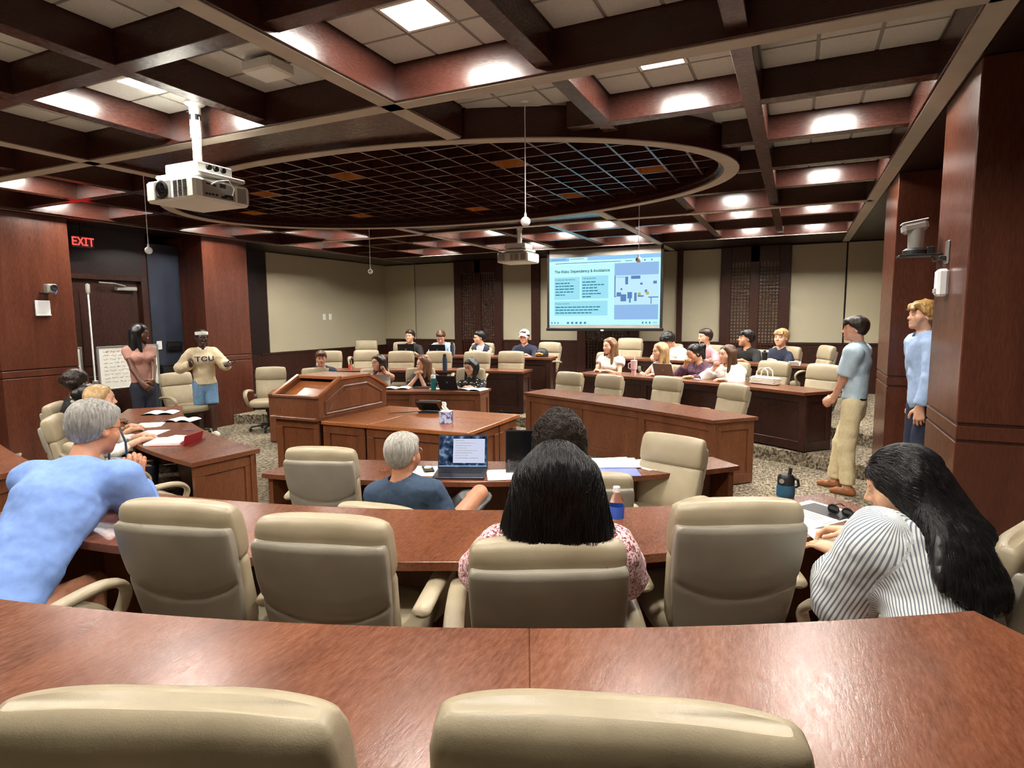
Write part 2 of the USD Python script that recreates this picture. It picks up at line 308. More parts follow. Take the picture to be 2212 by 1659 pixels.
# lamps and air grilles
lamp0 = None
def lamp_where(x, y):
    if y < 2: return 'square white ceiling lamp over the camera end of the room'
    return None
names = {0: 'bright square ceiling lamp in the big near coffer above the front desk'}
LAMPLBL = []
for i, (x, y) in enumerate(LAMPS):
    side = 'left' if x < -5.6 else 'middle' if x < -2.4 else 'right'
    row = 'behind the camera' if y < 2 else 'nearest' if y < 3.4 else 'beside the oval' if y < 8.6 else 'past the oval'
    LAMPLBL.append((side, row))
cnt = {}
for (x, y), key in zip(LAMPS, LAMPLBL):
    cnt[key] = cnt.get(key, 0) + 1; o = ('first', 'second', 'third', 'fourth', 'fifth', 'sixth', 'seventh')[cnt[key] - 1]
    lbl = f'{o} square lit ceiling lamp from the left in the {key[0]} bay {key[1]}' if list(LAMPLBL).count(key) > 1 else f'only square lit ceiling lamp in the {key[0]} bay {key[1]}'
    if lamp0 is None:
        lamp0 = thing('ceiling_light', lbl, 'ceiling light', (x, y, TILE), group='square ceiling lamps')
        obj('diffuser', MB().box(-.128, .128, -.128, .128, .0, .006), 'lamp_glow', lamp0)
        f = MB(); f.box(-.15, .15, .13, .15, -.004, .02).box(-.15, .15, -.15, -.13, -.004, .02).box(-.15, -.13, -.13, .13, -.004, .02).box(.13, .15, -.13, .13, -.004, .02)
        obj('frame', f, 'white_plastic', lamp0)
    else: dup(lamp0, (x, y, TILE), 0, lbl)
for (x, y), w in zip(VENTS, ('nearer', 'farther')):
    v = thing('air_vent', f'{w} square louvred air vent in a ceiling coffer by the right columns', 'vent', (x, y, TILE), group='ceiling air vents')
    f = MB(); f.box(-.15, .15, .12, .15, -.01, .02).box(-.15, .15, -.15, -.12, -.01, .02).box(-.15, -.12, -.12, .12, -.01, .02).box(.12, .15, -.12, .12, -.01, .02)
    obj('frame', f, 'white_plastic', v); obj('backing', MB().box(-.12, .12, -.12, .12, .015, .02), 'black_gap', v)
    for k in range(5): obj('slat', MB().cbox((0, -.09 + .045*k, .003), (.24, .03, .003), M=rot((1, 0, 0), 40)), 'white_plastic', v)
# small warm lamps in the oval
P9 = [(-4.2, 5.08), (-2.68, 5.41), (-1.42, 6.28), (-5.66, 5.37), (-2.66, 7.19), (-6.81, 6.3), (-5.65, 7.16), (-4.13, 7.43)]
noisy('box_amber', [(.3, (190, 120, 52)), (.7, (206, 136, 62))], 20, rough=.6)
PL = ['second from the left in the near row', 'third in the near row', 'rightmost, near the lit end of the oval', 'leftmost beside the projector', 'rightmost of the far row', 'at the left tip of the oval', 'second from the left in the far row', 'middle of the far row']
can0 = None
for (x, y), w in zip(P9, PL):
    cx = -2.12 + .29 * (math.floor((x + 2.12) / .29) + .5); cy = 5.03 + .29 * (math.floor((y - 5.03) / .29) + .5)
    lbl = f'amber lamp box in the oval louvre, {w}'
    if can0 is None:
        can0 = thing('louver_lamp', lbl, 'ceiling light', (cx, cy, LZ0), group='amber lamps in the oval louvre')
        m = MB(); h = .133
        for a, b, c, d in ((-h, h, h - .006, h), (-h, h, -h, -h + .006), (-h, -h + .006, -h, h), (h - .006, h, -h, h)): m.box(a, b, c, d, .004, .17)
        m.box(-h, h, -h, h, .17, .18); obj('box', m, 'box_amber', can0)
        obj('bulb', MB().lathe([(0, .135), (.04, .14), (.055, .17)], n=16), 'warm_glow', can0)
    else: dup(can0, (cx, cy, LZ0), 0, lbl)

# ------------------------------------------------------------------ walls
WL, WR, WF = -9.85, 1.4, 13.2
wf = struct('wall_front', 'far wall of beige fabric panels, dark wood posts and bead grilles')
obj('backing', MB().box(-10.6, 3, WF + .02, WF + .2, 0, 3.6), 'wood_black', wf)
obj('wainscot', MB().box(-9.85, WR, WF - .03, WF + .02, T2, 1.27, .004), 'wood_dark', wf)
obj('chair_rail', MB().box(-9.85, WR, WF - .045, WF + .02, 1.25, 1.285, .004), 'wood_dark', wf)
for a, b, m in ((-9.85, -8.9, 'fabric_light'), (-8.87, -7.69, 'fabric_wall'), (-6.39, -5.63, 'fabric_wall'), (-5.42, -2.29, 'fabric_wall'), (-2.2, -1.44, 'fabric_wall'), (-.15, .79, 'fabric_wall'), (.82, WR, 'fabric_light')):
    obj('fabric_panel', MB().box(a, b, WF - .025, WF + .02, 1.29, 3.18, .006), m, wf)
for a, b in ((-5.63, -5.42), (-2.31, -2.2)): obj('post', MB().box(a, b, WF - .09, WF + .02, T2, 3.19, .006), 'wood_dark', wf)
bead = MB(); gl = []
def grille(x0, x1, z0, z1, z2):
    """Dark cabinet frame with two tall screens of turned beads."""
    y = WF; fr = MB(); mid = (x0 + x1) / 2; w = .2
    fr.box(x0, x0 + w, y - .1, y, z0, z2, .006).box(x1 - w, x1, y - .1, y, z0, z2, .006).box(mid - .085, mid + .085, y - .1, y, z0, z2, .006).box(x0 + w, x1 - w, y - .1, y, z1, z2, .004).box(x0 + w, x1 - w, y - .1, y, z0, z0 + .3, .004)
    obj('grille_frame', fr, 'wood_dark', wf)
    for a, b in ((x0 + w, mid - .085), (mid + .085, x1 - w)):
        obj('grille_cloth', MB().box(a, b, y - .02, y - .01, z0 + .3, z1), 'fabric_light', wf)
        m = MB(); n = 6; dx = (b - a) / n; nz = int((z1 - z0 - .3) / .066)
        for i in range(n + 1): m.box(a + i*dx - .011, a + i*dx + .011, y - .075, y - .055, z0 + .3, z1)
        for k in range(nz): m.box(a, b, y - .07, y - .06, z0 + .3 + k*.066, z0 + .322 + k*.066)
        obj('bead_lattice', m, 'wood_dark', wf, kind='stuff')
grille(-7.69, -6.39, T2, 2.9, 3.19); grille(-1.44, -.15, T2, 2.88, 3.19); grille(-4.5, -3.1, T2, 2.88, 3.19)
wl = struct('wall_left', 'left wall of beige fabric above dark wood wainscot, with a dark door recess')
obj('fabric_panel', MB().box(WL - .02, WL + .025, 9.25, WF, 1.14, 3.19, .006), 'fabric_wall', wl)
obj('wainscot', MB().box(WL - .02, WL + .03, 7.95, WF, T1, 1.12, .004), 'wood_dark', wl)
obj('chair_rail', MB().box(WL - .02, WL + .045, 9.0, WF, 1.1, 1.14, .004), 'wood_dark', wl)
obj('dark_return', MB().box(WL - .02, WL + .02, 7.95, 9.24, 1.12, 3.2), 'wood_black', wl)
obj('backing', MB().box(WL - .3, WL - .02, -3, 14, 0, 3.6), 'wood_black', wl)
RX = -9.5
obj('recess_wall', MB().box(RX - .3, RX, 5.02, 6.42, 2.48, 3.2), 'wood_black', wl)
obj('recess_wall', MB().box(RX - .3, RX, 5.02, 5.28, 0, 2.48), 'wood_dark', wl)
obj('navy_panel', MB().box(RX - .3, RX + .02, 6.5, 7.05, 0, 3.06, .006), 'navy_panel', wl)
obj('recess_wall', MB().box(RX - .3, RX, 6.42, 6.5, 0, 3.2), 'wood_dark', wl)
obj('near_wall', MB().box(RX - .3, RX, -3, 4.15, 0, 3.2), 'wood_column', wl)
door = struct('door_1', 'dark brown door behind the whiteboards with a silver closer arm')
obj('door_leaf', MB().box(RX - .1, RX - .04, 5.3, 6.38, 0, 2.44, .006), 'wood_dark', door)
fr = MB(); fr.box(RX - .12, RX + .03, 5.24, 5.31, 0, 2.52, .006).box(RX - .12, RX + .03, 6.37, 6.44, 0, 2.52, .006).box(RX - .12, RX + .03, 5.31, 6.37, 2.44, 2.52, .006); obj('door_frame', fr, 'wood_dark', door)
for a, b in ((.2, 1.0), (1.15, 2.25)): obj('door_panel', MB().box(RX - .05, RX - .03, 5.45, 6.23, a, b, .012), 'wood_dark', door)
cl = MB(); cl.box(RX - .04, RX + .03, 5.98, 6.3, 2.29, 2.35, .008); obj('door_closer', cl, 'grey_plastic', door, smooth=30)
obj('closer_arm', MB().tube([(RX + .04, 6.1, 2.36), (RX + .1, 5.9, 2.39), (RX + .02, 5.72, 2.4)], .012), 'grey_plastic', door)
wr = struct('wall_right', 'right wall of dark wood with columns and aisle steps')
obj('backing', MB().box(3, 3.2, -3, 14, 0, 3.6), 'wood_dark', wr)
obj('corner_wall', MB().box(WR, WR + .3, 8.0, WF + .1, 0, 3.4), 'wood_dark', wr)
wb = struct('wall_back', 'wall behind the camera, dark wood below beige fabric')
obj('wainscot', MB().box(-10, 3, -1.3, -1.1, 0, 1.3), 'wood_dark', wb); obj('fabric_panel', MB().box(-10, 3, -1.25, -1.12, 1.3, 3.2), 'fabric_wall', wb)
# columns
def column(x0, x1, y0, y1, lbl, z=(0, SOF)):
    c = thing('wood_column', lbl, 'column', ((x0+x1)/2, (y0+y1)/2, 0), kind='structure'); w, d = (x1-x0)/2, (y1-y0)/2
    obj('shaft', MB().box(-w, w, -d, d, 1.22, SOF, .006), 'wood_column', c)
    obj('band', MB().box(-w, w, -d, d, 1.125, 1.205, .004), 'wood_column', c)
    obj('base', MB().box(-w, w, -d, d, 0, 1.11, .004), 'wood_column', c)
    obj('groove', MB().box(-w + .008, w - .008, -d + .008, d - .008, .01, SOF - .01), 'wood_dark', c)
column(.84, 2.6, 4.15, 5.02, 'near right wood column with a white box and camera bracket')
column(.84, 2.6, 7.1, 8.0, 'farther right wood column behind the standing blond man')
column(-10.2, -8.9, 4.12, 5.02, 'left wood column carrying a small camera and white panel')
column(-10.2, -8.9, 7.05, 7.95, 'wood column behind the speaker in the cream sweatshirt')
obj('side_panel', MB().box(2.62, 3, -3, 8.0, 0, 3.2), 'wood_column', wr)
# ------------------------------------------------------------------ curved desks
def desk(label, inner, outer, z, nseg=3, front='wood_front', top='wood_desk', cut=None):
    """A curved desk: top of joined segments, panelled front under the inner edge, panelled ends. inner and outer run the same way."""
    I, O = arc3(*inner, n=25), arc3(*outer, n=25); c = np.vstack([I, O]).mean(0)
    d = thing('curved_desk', label, 'desk', (c[0], c[1], z)); I, O = I - c, O - c; H = .74
    sgn = 1 if np.mean((offset(I, .1) - I) * (O - I)) > 0 else -1         # towards the seats
    cut = cut or [int(round(24 * k / nseg)) for k in range(nseg + 1)]
    for a, b in zip(cut[:-1], cut[1:]):
        g = .0003; P = I[a:b+1].copy(); Q = O[a:b+1].copy()
        ta = (P[1]-P[0]) / np.linalg.norm(P[1]-P[0]); tb = (P[-1]-P[-2]) / np.linalg.norm(P[-1]-P[-2])
        if a: P[0] += g*ta; Q[0] += g*ta
        if b < 24: P[-1] -= g*tb; Q[-1] -= g*tb
        obj('desktop', MB().prism(np.vstack([P, Q[::-1]]), H - .038, H, .0022), top, d)
    def wall(name, dist0, dist1, z0, z1, a=0, b=24, m=front):
        A, B = offset(I, sgn*dist0), offset(I, sgn*dist1)
        return obj(name, MB().prism(np.vstack([A[a:b+1], B[a:b+1][::-1]]), z0, z1, .003), m, d)
    s = 0; e = 24
    wall('front_panel', .06, .085, .02, H - .04, s, e)
    wall('top_rail', .04, .062, H - .13, H - .04, s, e); wall('bottom_rail', .04, .062, .02, .13, s, e)
    J = offset(I, sgn*.05); T = np.gradient(J, axis=0); T /= np.linalg.norm(T, axis=1, keepdims=True)
    for k in np.linspace(s, e, nseg + 1).astype(int):
        an = math.degrees(math.atan2(T[k, 1], T[k, 0])); kk = .045 * (1 if k == s else -1 if k == e else 0)
        obj('stile', MB().cbox((J[k, 0] + T[k, 0]*kk, J[k, 1] + T[k, 1]*kk, (H - .04 + .02)/2), (.09, .024, H - .06), .003, rot((0, 0, 1), an)), front, d)
    for k, dr in ((0, 1), (24, -1)):
        a, b = I[k], O[k]; u = (b-a)/np.linalg.norm(b-a); t = (I[1]-I[0]) if k == 0 else (I[-2]-I[-1]); t = t/np.linalg.norm(t); t = t - u*(t@u); t /= np.linalg.norm(t)
        L = np.linalg.norm(b-a); M = np.array([[t[0], u[0], 0], [t[1], u[1], 0], [0, 0, 1]])
        def eb(nm, lo, hi, z0, z1, th, off): cc = a + u*(lo+hi)/2 + t*off; obj(nm, MB().cbox((*cc, (z0+z1)/2), (th, hi-lo, z1-z0), .003, M), front, d)
        eb('end_panel', .05, L-.03, .01, H-.04, .03, .055)
        eb('end_rail', .05, L-.03, H-.13, H-.041, .02, .035); eb('end_rail', .05, L-.03, .012, .12, .02, .035)
        eb('end_stile', .05, .13, .12, H-.13, .02, .035); eb('end_stile', L-.11, L-.03, .12, H-.13, .02, .035)
    return d
N1 = desk('front row curved desk before the white haired man', ((-3.46, 3.6), (-2.1, 4.06), (-.56, 4.88)), ((-3.44, 3.1), (-1.68, 3.62), (-.34, 4.66)), 0, cut=[0, 12, 24])
R1 = desk('empty curved desk with four empty chairs behind it, right of the wooden table', ((-3.58, 8.05), (-2.0, 7.32), (-.76, 6.6)), ((-3.45, 8.6), (-1.7, 7.92), (-.34, 7.03)), 0)
BL1 = desk('curved desk behind the lectern where three young women sit', ((-4.2, 7.85), (-5.6, 7.36), (-7.0, 6.5)), ((-4.28, 8.38), (-5.9, 7.92), (-7.4, 6.98)), 0)
L1 = desk('left curved desk covered in papers with a red folder', ((-4.11, 3.7), (-5.6, 4.25), (-7.1, 5.2)), ((-4.18, 3.11), (-5.9, 3.65), (-7.5, 4.75)), 0)
N2 = desk('long curved desk with a water bottle and sunglasses on it', ((-3.5, 2.06), (-1.44, 2.49), (.15, 3.48)), ((-3.5, 1.45), (-1.13, 1.94), (.47, 3.16)), T1, 4, cut=[0, 10, 24])
L2 = desk('desk corner at the left edge of the picture behind the man in blue', ((-4.42, 2.2), (-5.4, 2.45), (-7.5, 3.3)), ((-4.3, 1.6), (-5.4, 1.85), (-7.8, 2.8)), T1)
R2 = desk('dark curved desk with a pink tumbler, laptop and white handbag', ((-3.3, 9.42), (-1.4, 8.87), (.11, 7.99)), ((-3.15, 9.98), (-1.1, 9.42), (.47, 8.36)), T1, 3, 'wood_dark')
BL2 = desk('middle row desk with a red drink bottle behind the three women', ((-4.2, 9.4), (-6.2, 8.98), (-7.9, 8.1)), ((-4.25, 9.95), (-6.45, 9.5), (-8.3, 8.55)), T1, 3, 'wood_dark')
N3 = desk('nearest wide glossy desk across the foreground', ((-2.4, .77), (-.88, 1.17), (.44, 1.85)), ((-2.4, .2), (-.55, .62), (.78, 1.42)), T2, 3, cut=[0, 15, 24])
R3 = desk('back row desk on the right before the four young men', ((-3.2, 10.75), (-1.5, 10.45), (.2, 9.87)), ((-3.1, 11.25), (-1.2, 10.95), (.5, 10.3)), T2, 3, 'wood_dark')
BL3 = desk('back row desk at left where the man in the white cap sits', ((-4.1, 10.4), (-6.2, 10.25), (-8.0, 9.7)), ((-4.15, 10.95), (-6.3, 10.8), (-8.3, 10.2)), T2, 3, 'wood_dark')

# ------------------------------------------------------------------ table and lectern in the middle
tb = thing('work_table', 'low orange-brown wooden table with a tissue box on it', 'table', (-3.71, 5.6, 0))
X0, X1, Y0, Y1, H = -.91, .9, -.61, .61, .74
obj('tabletop', MB().box(X0, X0 + .62, Y0, Y1, H - .04, H, .005), 'wood_table', tb)
obj('tabletop', MB().box(X0 + .622, X1, Y0, .14, H - .04, H, .005), 'wood_table', tb)
obj('tabletop', MB().box(X0 + .622, X1, .142, Y1, H - .04, H, .005), 'wood_table', tb)
def panel_face(p, cx, cy, w, z0, z1, ax, m='wood_front', th=.02, fr=.09):
    """A framed panel standing on a vertical face; ax = 'y-' faces the camera, 'x+' faces right."""
    def bx(nm, u0, u1, a, b, t, o):
        if ax == 'y-': obj(nm, MB().box(cx+u0, cx+u1, cy-o-t, cy-o, a, b, .004), m, p)
        else: obj(nm, MB().box(cx+o, cx+o+t, cy+u0, cy+u1, a, b, .004), m, p)
    h = w/2
    bx('panel', -h+.01, h-.01, z0, z1, th, -th)
    bx('frame_rail', -h, h, z1-fr, z1, th, 0); bx('frame_rail', -h, h, z0, z0+fr, th, 0)
    bx('frame_stile', -h, -h+fr, z0+fr, z1-fr, th, 0); bx('frame_stile', h-fr, h, z0+fr, z1-fr, th, 0)
panel_face(tb, X0 + .28, Y0 + .05, .56, .02, H - .045, 'y-')
panel_face(tb, (X0 + .585 + X1 - .04)/2, Y0 + .05, X1 - .04 - X0 - .585, .02, H - .045, 'y-')
panel_face(tb, X1 - .05, -.22, .7, .02, H - .045, 'x+'); panel_face(tb, X1 - .05, .365, .42, .02, H - .045, 'x+')
obj('carcass', MB().box(X0 + .02, X1 - .08, Y0 + .08, Y1 - .05, 0, H - .04), 'wood_dark', tb)
lec = thing('lectern', 'wooden lectern with a sloping reading top at the end of the table', 'lectern', (-4.95, 5.58, 0))
# profile along y (front at -.6): low front lip, slope, flat ridge, slope down
prof = [(-.6, .99), (-.24, 1.16), (.24, 1.16), (.6, .99)]
def side(x, nm):
    m = MB(); m.prism([(y, z) for y, z in [(-.6, .76)] + prof + [(.6, .76)]], 0, .03, .003)
    m.xf(np.array([[0, 0, 1], [1, 0, 0], [0, 1, 0]]), (x, 0, 0)); obj(nm, m, 'wood_front', lec)
side(.29, 'side_panel'); side(-.32, 'side_panel')
m = MB()
for z0, pf in ((0, [(-.45, .82), (-.38, .92), (-.16, 1.03), (.2, 1.03), (.44, .93), (.46, .82)]),):
    m.prism(pf, 0, .012, .004)
m.xf(np.array([[0, 0, 1], [1, 0, 0], [0, 1, 0]]), (.318, 0, 0)); obj('raised_panel', m, 'wood_front', lec)
for (ya, za), (yb, zb) in (((-.5, .8), (-.5, .93)), ((-.5, .93), (-.2, 1.075)), ((-.2, 1.075), (.22, 1.075)), ((.22, 1.075), (.5, .94)), ((.5, .94), (.5, .8)), ((.5, .8), (-.5, .8))):
    obj('side_moulding', MB().tube([(.322, ya, za), (.322, yb, zb)], .014, 6), 'wood_front', lec)
obj('front_board', MB().box(-.29, .29, -.6, -.57, .76, .985, .003), 'wood_front', lec); obj('back_board', MB().box(-.29, .29, .57, .6, .76, .985, .003), 'wood_front', lec)
an = math.degrees(math.atan2(.17, .36))
obj('reading_board', MB().cbox((0, -.4, 1.02), (.58, .42, .016), .003, rot((1, 0, 0), an)), 'wood_table', lec)
for x in (-.31, .31): obj('slope_edge', MB().cbox((x, -.42, 1.09), (.05, .43, .03), .005, rot((1, 0, 0), an)), 'wood_table', lec)
obj('front_lip', MB().box(-.33, .33, -.625, -.59, .975, 1.005, .005), 'wood_front', lec)
obj('ridge_board', MB().box(-.34, .34, -.25, .26, 1.15, 1.185, .006), 'wood_table', lec)
obj('rear_slope', MB().cbox((0, .43, 1.085), (.68, .42, .03), .006, rot((1, 0, 0), -an)), 'wood_table', lec)
obj('base_top', MB().box(-.36, .31, -.64, .6, .73, .765, .006), 'wood_front', lec)
obj('base', MB().box(-.33, .29, -.53, .58, 0, .73), 'wood_dark', lec)
panel_face(lec, -.02, -.56, .62, .02, .73, 'y-')
cab = thing('side_cabinet', 'narrow wooden side cabinet standing left of the lectern', 'cabinet', (-5.78, 5.95, 0))
obj('body', MB().box(-.12, .45, -.3, .3, 0, .86, .005), 'wood_front', cab); obj('top', MB().box(-.14, .46, -.32, .32, .86, .895, .006), 'wood_front', cab)
panel_face(cab, .16, -.3, .5, .04, .84, 'y-', fr=.07)

# ------------------------------------------------------------------ chairs
def superellipse(n, w, t, p=3.2):
    a = np.arange(n) * 2 * np.pi / n; c, s_ = np.cos(a), np.sin(a)
    return np.column_stack([np.sign(c) * np.abs(c) ** (2/p) * w / 2, np.sign(s_) * np.abs(s_) ** (2/p) * t / 2])
def loft(rows, n=44, p=3.2, post=None):
    """rows: (centre y, centre z, width, thickness, tilt degrees, forward bow) from bottom to top; section lies in the local x/y plane."""
    V = []
    for y, z, w, t, tilt, bow in rows:
        q = superellipse(n, w, t, p); x, d = q[:, 0], q[:, 1] + bow * (2*q[:, 0]/max(w, .01)) ** 2
        ct, st = math.cos(math.radians(tilt)), math.sin(math.radians(tilt)); V.append(np.column_stack([x, y + d*ct, z + d*st]))
    v = np.vstack(V); R = len(rows); f = [[r*n+j, r*n+(j+1) % n, (r+1)*n+(j+1) % n, (r+1)*n+j] for r in range(R-1) for j in range(n)]
    b = MB().add(v, f)
    for r, fl in ((0, 1), (R-1, 0)):
        ring_ = V[r]; c = ring_.mean(0); ff = np.array([[j, (j+1) % n, n] for j in range(n)]); b.add(np.vstack([ring_, c]), ff[:, ::-1] if fl else ff)
    if post: b.v = [post(v) for v in b.v]
    return b
def backline(z):   # the back leans away: y of the back's middle plane
    return -.235 - (z - .46) * .2
def chair_parts(t, wrinkle=1.0):
    """Seat faces +y."""
    seat = loft([(.02, .395, .44, .40, 0, 0), (.02, .405, .5, .47, 0, 0), (.02, .44, .53, .50, 0, 0), (.02, .475, .53, .5, 0, 0), (.02, .497, .5, .46, 0, 0), (.02, .505, .4, .36, 0, 0)], p=4)
    obj('seat', seat, 'leather_beige', t, smooth=50)
    obj('seat_pan', MB().box(-.2, .2, -.2, .2, .36, .4, .015), 'dark_plastic', t)
    def wr(v):
        k = meshkit.fbm(v * np.array([16, 8, 4.]), 3, 5) - .5; g = np.exp(-(v[:, 0] / .012) ** 2) * (v[:, 1] > backline(v[:, 2]))
        v = v.copy(); v[:, 1] += .014 * wrinkle * k * (v[:, 1] > backline(v[:, 2])) - .008 * g; return v
    rows = [];
    for z, w, th in ((.47, .40, .05), (.485, .44, .075), (.52, .46, .10), (.58, .47, .115), (.65, .475, .105), (.72, .48, .095), (.765, .485, .09), (.785, .48, .075), (.793, .46, .05)):
        rows.append((backline(z) + .015, z, w, th, 12, -.004))
    obj('back_cushion', loft(rows, 72, 4, wr), 'leather_beige', t, smooth=50)
    rows = []
    for z, w, th in ((.783, .44, .05), (.79, .475, .085), (.81, .488, .108), (.85, .492, .12), (.90, .488, .122), (.95, .484, .115), (.982, .472, .09), (.996, .456, .06), (1.0, .43, .03)):
        rows.append((backline(z) + .012, z, w, th, 12, -.004))
    def wr2(v): v = v.copy(); v[:, 1] += .006 * (meshkit.fbm(v * np.array([9, 6, 9.]), 3, 9) - .5); v[:, 2] -= .014 * np.clip((v[:, 2]-.93)/.07, 0, 1) * (np.abs(v[:, 0])/.24) ** 3; return v
    obj('headrest', loft(rows, 64, 4.5, wr2), 'leather_head', t, smooth=50)
    rows = []
    for z, w, th in ((.40, .34, .02), (.41, .38, .035), (.45, .41, .045), (.55, .445, .05), (.65, .465, .052), (.75, .478, .052), (.85, .486, .05), (.895, .484, .048), (.912, .476, .04), (.918, .462, .022)):
        rows.append((backline(z) - .052, z, w, th, 12, .012))
    def arcseam(v):
        v = v.copy(); zz = .70 - .075 * (1 - (v[:, 0]/.24) ** 2); back = v[:, 1] < backline(v[:, 2]) - .05
        v[:, 1] += back * (.007 * np.exp(-((v[:, 2]-zz)/.012) ** 2) - .006 * (v[:, 2] > zz) * np.clip((v[:, 2]-zz)/.08, 0, 1)); return v
    rr = np.array(rows); zz = np.unique(np.concatenate([rr[:, 1], np.linspace(.55, .85, 30)])); rows = [tuple(np.interp(z, rr[:, 1], rr[:, k]) for k in range(6)) for z in zz]
    obj('back_shell', loft(rows, 56, 5, arcseam), 'leather_shell', t, smooth=40)
    
    for s in (-1, 1):
        P = [(s*.30, -.23, .61), (s*.305, -.2, .623), (s*.308, -.1, .64), (s*.308, .05, .652), (s*.306, .14, .648), (s*.303, .2, .628), (s*.298, .235, .59), (s*.29, .235, .55), (s*.28, .21, .49), (s*.262, .17, .44), (s*.23, .14, .41)]
        c = np.array(P); tt = np.linspace(0, 1, len(c)); T = np.linspace(0, 1, 36); from_ = np.column_stack([np.interp(T, tt, c[:, k]) for k in range(3)])
        from_ = np.vstack([from_[0], (from_[:-2] + from_[1:-1] + from_[2:]) / 3, from_[-1]]); r = np.interp(T, [0, .02, .06, .45, .6, 1], [.012, .026, .034, .033, .026, .022])
        obj('armrest', MB().tube(from_, r, 12, flat=(1.1, .62)), 'leather_beige', t, smooth=True)
    obj('gas_post', MB().lathe([(.045, .36), (.045, .3), (.026, .3), (.026, .09), (.05, .09), (.05, .06), (0, .06)], n=14), 'black_metal', t)
    for k in range(5):
        a = 2*math.pi*k/5 + .3; c, s_ = math.cos(a), math.sin(a)
        leg = obj('base_leg', MB().tube([(.03*c, .03*s_, .10), (.16*c, .16*s_, .085), (.29*c, .29*s_, .07)], [.028, .024, .018], 8, flat=(1, .7)), 'black_metal', t)
        obj('caster', MB().cbox((.29*c, .29*s_, .03), (.05, .04, .058), .012, rot((0, 0, 1), math.degrees(a))), 'dark_plastic', leg)
chair0 = None
def chair(x, y, z, face, label, h=1.0, group=None):
    """face: direction the seat looks at, in degrees from +x."""
    global chair0
    if chair0 is None:
        chair0 = thing('desk_chair', label, 'chair', (x, y, z), face - 90, group, sc=(1, 1, h)); chair_parts(chair0)
    else: dup(chair0, (x, y, z), face - 90, label, group, sc=(1, 1, h))
def aim(x, y, tx=-4.0, ty=6.05): return math.degrees(math.atan2(ty - y, tx - x))
def sideof(d, k):  # heading of the normal of desk arc towards the middle
    return aim(*k)
# chairs are placed by the top of their backs
def chairb(bx, by, z, face, label, h=1.0, group=None):
    a = math.radians(face); chair(bx + .335*h*math.cos(a), by + .335*h*math.sin(a), z, face, label, h, group)
for bx, by, t, fc, h, label in (
    (-.74, .48, T2, 112, 1.0, 'near chair cut by the bottom left of the picture'),
    (-.19, .71, T2, 108, 1.0, 'near chair cut by the bottom centre of the picture'),
    (-2.06, 1.46, T1, 104, 1.0, 'empty chair seen from behind, next to the man in blue'),
    (-1.44, 1.54, T1, 106, 1.0, 'empty chair seen from behind with a free armrest at its right'),
    (-.66, 1.66, T1, 116, 1.0, 'chair holding the woman with straight black hair'),
    (-.17, 2.30, T1, 117, 1.0, 'tall empty chair back beside the woman in the striped shirt'),
    (.70, 2.36, T1, 150, 1.0, 'chair at the right edge of the picture behind the striped shirt'),
    (-2.62, .86, T1, 100, 1.0, 'chair at the left edge carrying the man in the blue pullover'),
    (-2.80, 3.01, 0, 107, 1.0, 'empty front row chair left of the white haired man'),
    (-2.02, 2.62, 0, 95, .84, 'front row chair under the white haired man'),
    (-1.02, 3.20, 0, 112, .97, 'front row chair under the curly haired woman'),
    (-.76, 4.35, 0, 250, 1.0, 'empty chair turned towards the camera in the front row'),
    (-3.1, 11.0, T2, -100, 1.0, None),
    (-2.96, 10.4, T1, -103, 1.04, 'chair of the woman in the white blouse'), (-1.80, 9.75, T1, -112, .9, 'chair of the blonde woman in pale blue'),
    (-1.30, 9.55, T1, -115, .91, 'chair of the ponytail woman in purple'), (-.80, 9.45, T1, -120, .99, 'chair of the woman in the loose white top'),
    (-.26, 9.4, T1, -125, 1.02, 'empty chair behind the white handbag'), (.36, 8.98, T1, -130, 1.02, 'empty chair left of the man in tan trousers'),
    (-2.86, 11.5, T2, -98, 1.08, 'tall empty chair under the right half of the projection screen'), (-2.05, 11.15, T2, -108, 1.0, 'chair of the curly haired man in white'),
    (-1.30, 11.0, T2, -112, .99, 'chair of the man in the pink shirt'), (-.55, 10.8, T2, -118, .93, 'chair of the man in the black polo'),
    (-.13, 10.62, T2, -122, 1.0, 'chair of the blond man in the navy shirt'), (.45, 10.4, T2, -160, 1.03, 'empty chair at the right end of the back row'),
    (-7.45, 8.0, 0, -50, 1.0, 'chair of the young man in the navy blazer'), (-6.38, 8.22, 0, -64, 1.0, 'chair of the dark haired woman leaning on her hand'),
    (-5.6, 8.42, 0, -70, 1.02, 'chair of the woman with hands at her chin'), (-4.72, 8.55, 0, -85, 1.03, 'chair of the woman behind the open dark laptop'),
    (-8.75, 11.0, T2, -60, 1.0, 'empty chair at the left end of the back row'), (-7.68, 10.95, T2, -68, .98, 'chair of the man in the black shirt'),
    (-6.82, 11.15, T2, -75, .97, 'chair of the man looking down at his laptop'), (-5.9, 11.2, T2, -80, .97, 'chair of the man in glasses and vest'),
    (-5.0, 11.3, T2, -85, .9, 'chair of the man in the white cap'), (-4.4, 11.2, T2, -100, 1.0, 'empty chair with a dark helmet on the desk before it'),
    (-8.08, 7.6, 0, -55, 1.03, 'lone empty chair beside the wood column left of the lectern'),
    (-9.0, 6.5, 0, -10, 1.0, 'tan swivel chair behind the speaker in the cream sweatshirt'),
    (-6.0, 3.12, 0, 48, 1.0, 'chair of the blonde woman at the left desk'), (-6.92, 3.62, 0, 45, 1.0, 'chair of the woman with the hair clip'),
    (-7.6, 4.35, 0, 30, 1.05, 'chair at the far end of the left desk'), (-4.5, 2.5, 0, 80, .98, 'chair with a dark patterned bag on its seat')):
    if label: chairb(bx, by, T1 if t == T1 else t, fc, label, h)
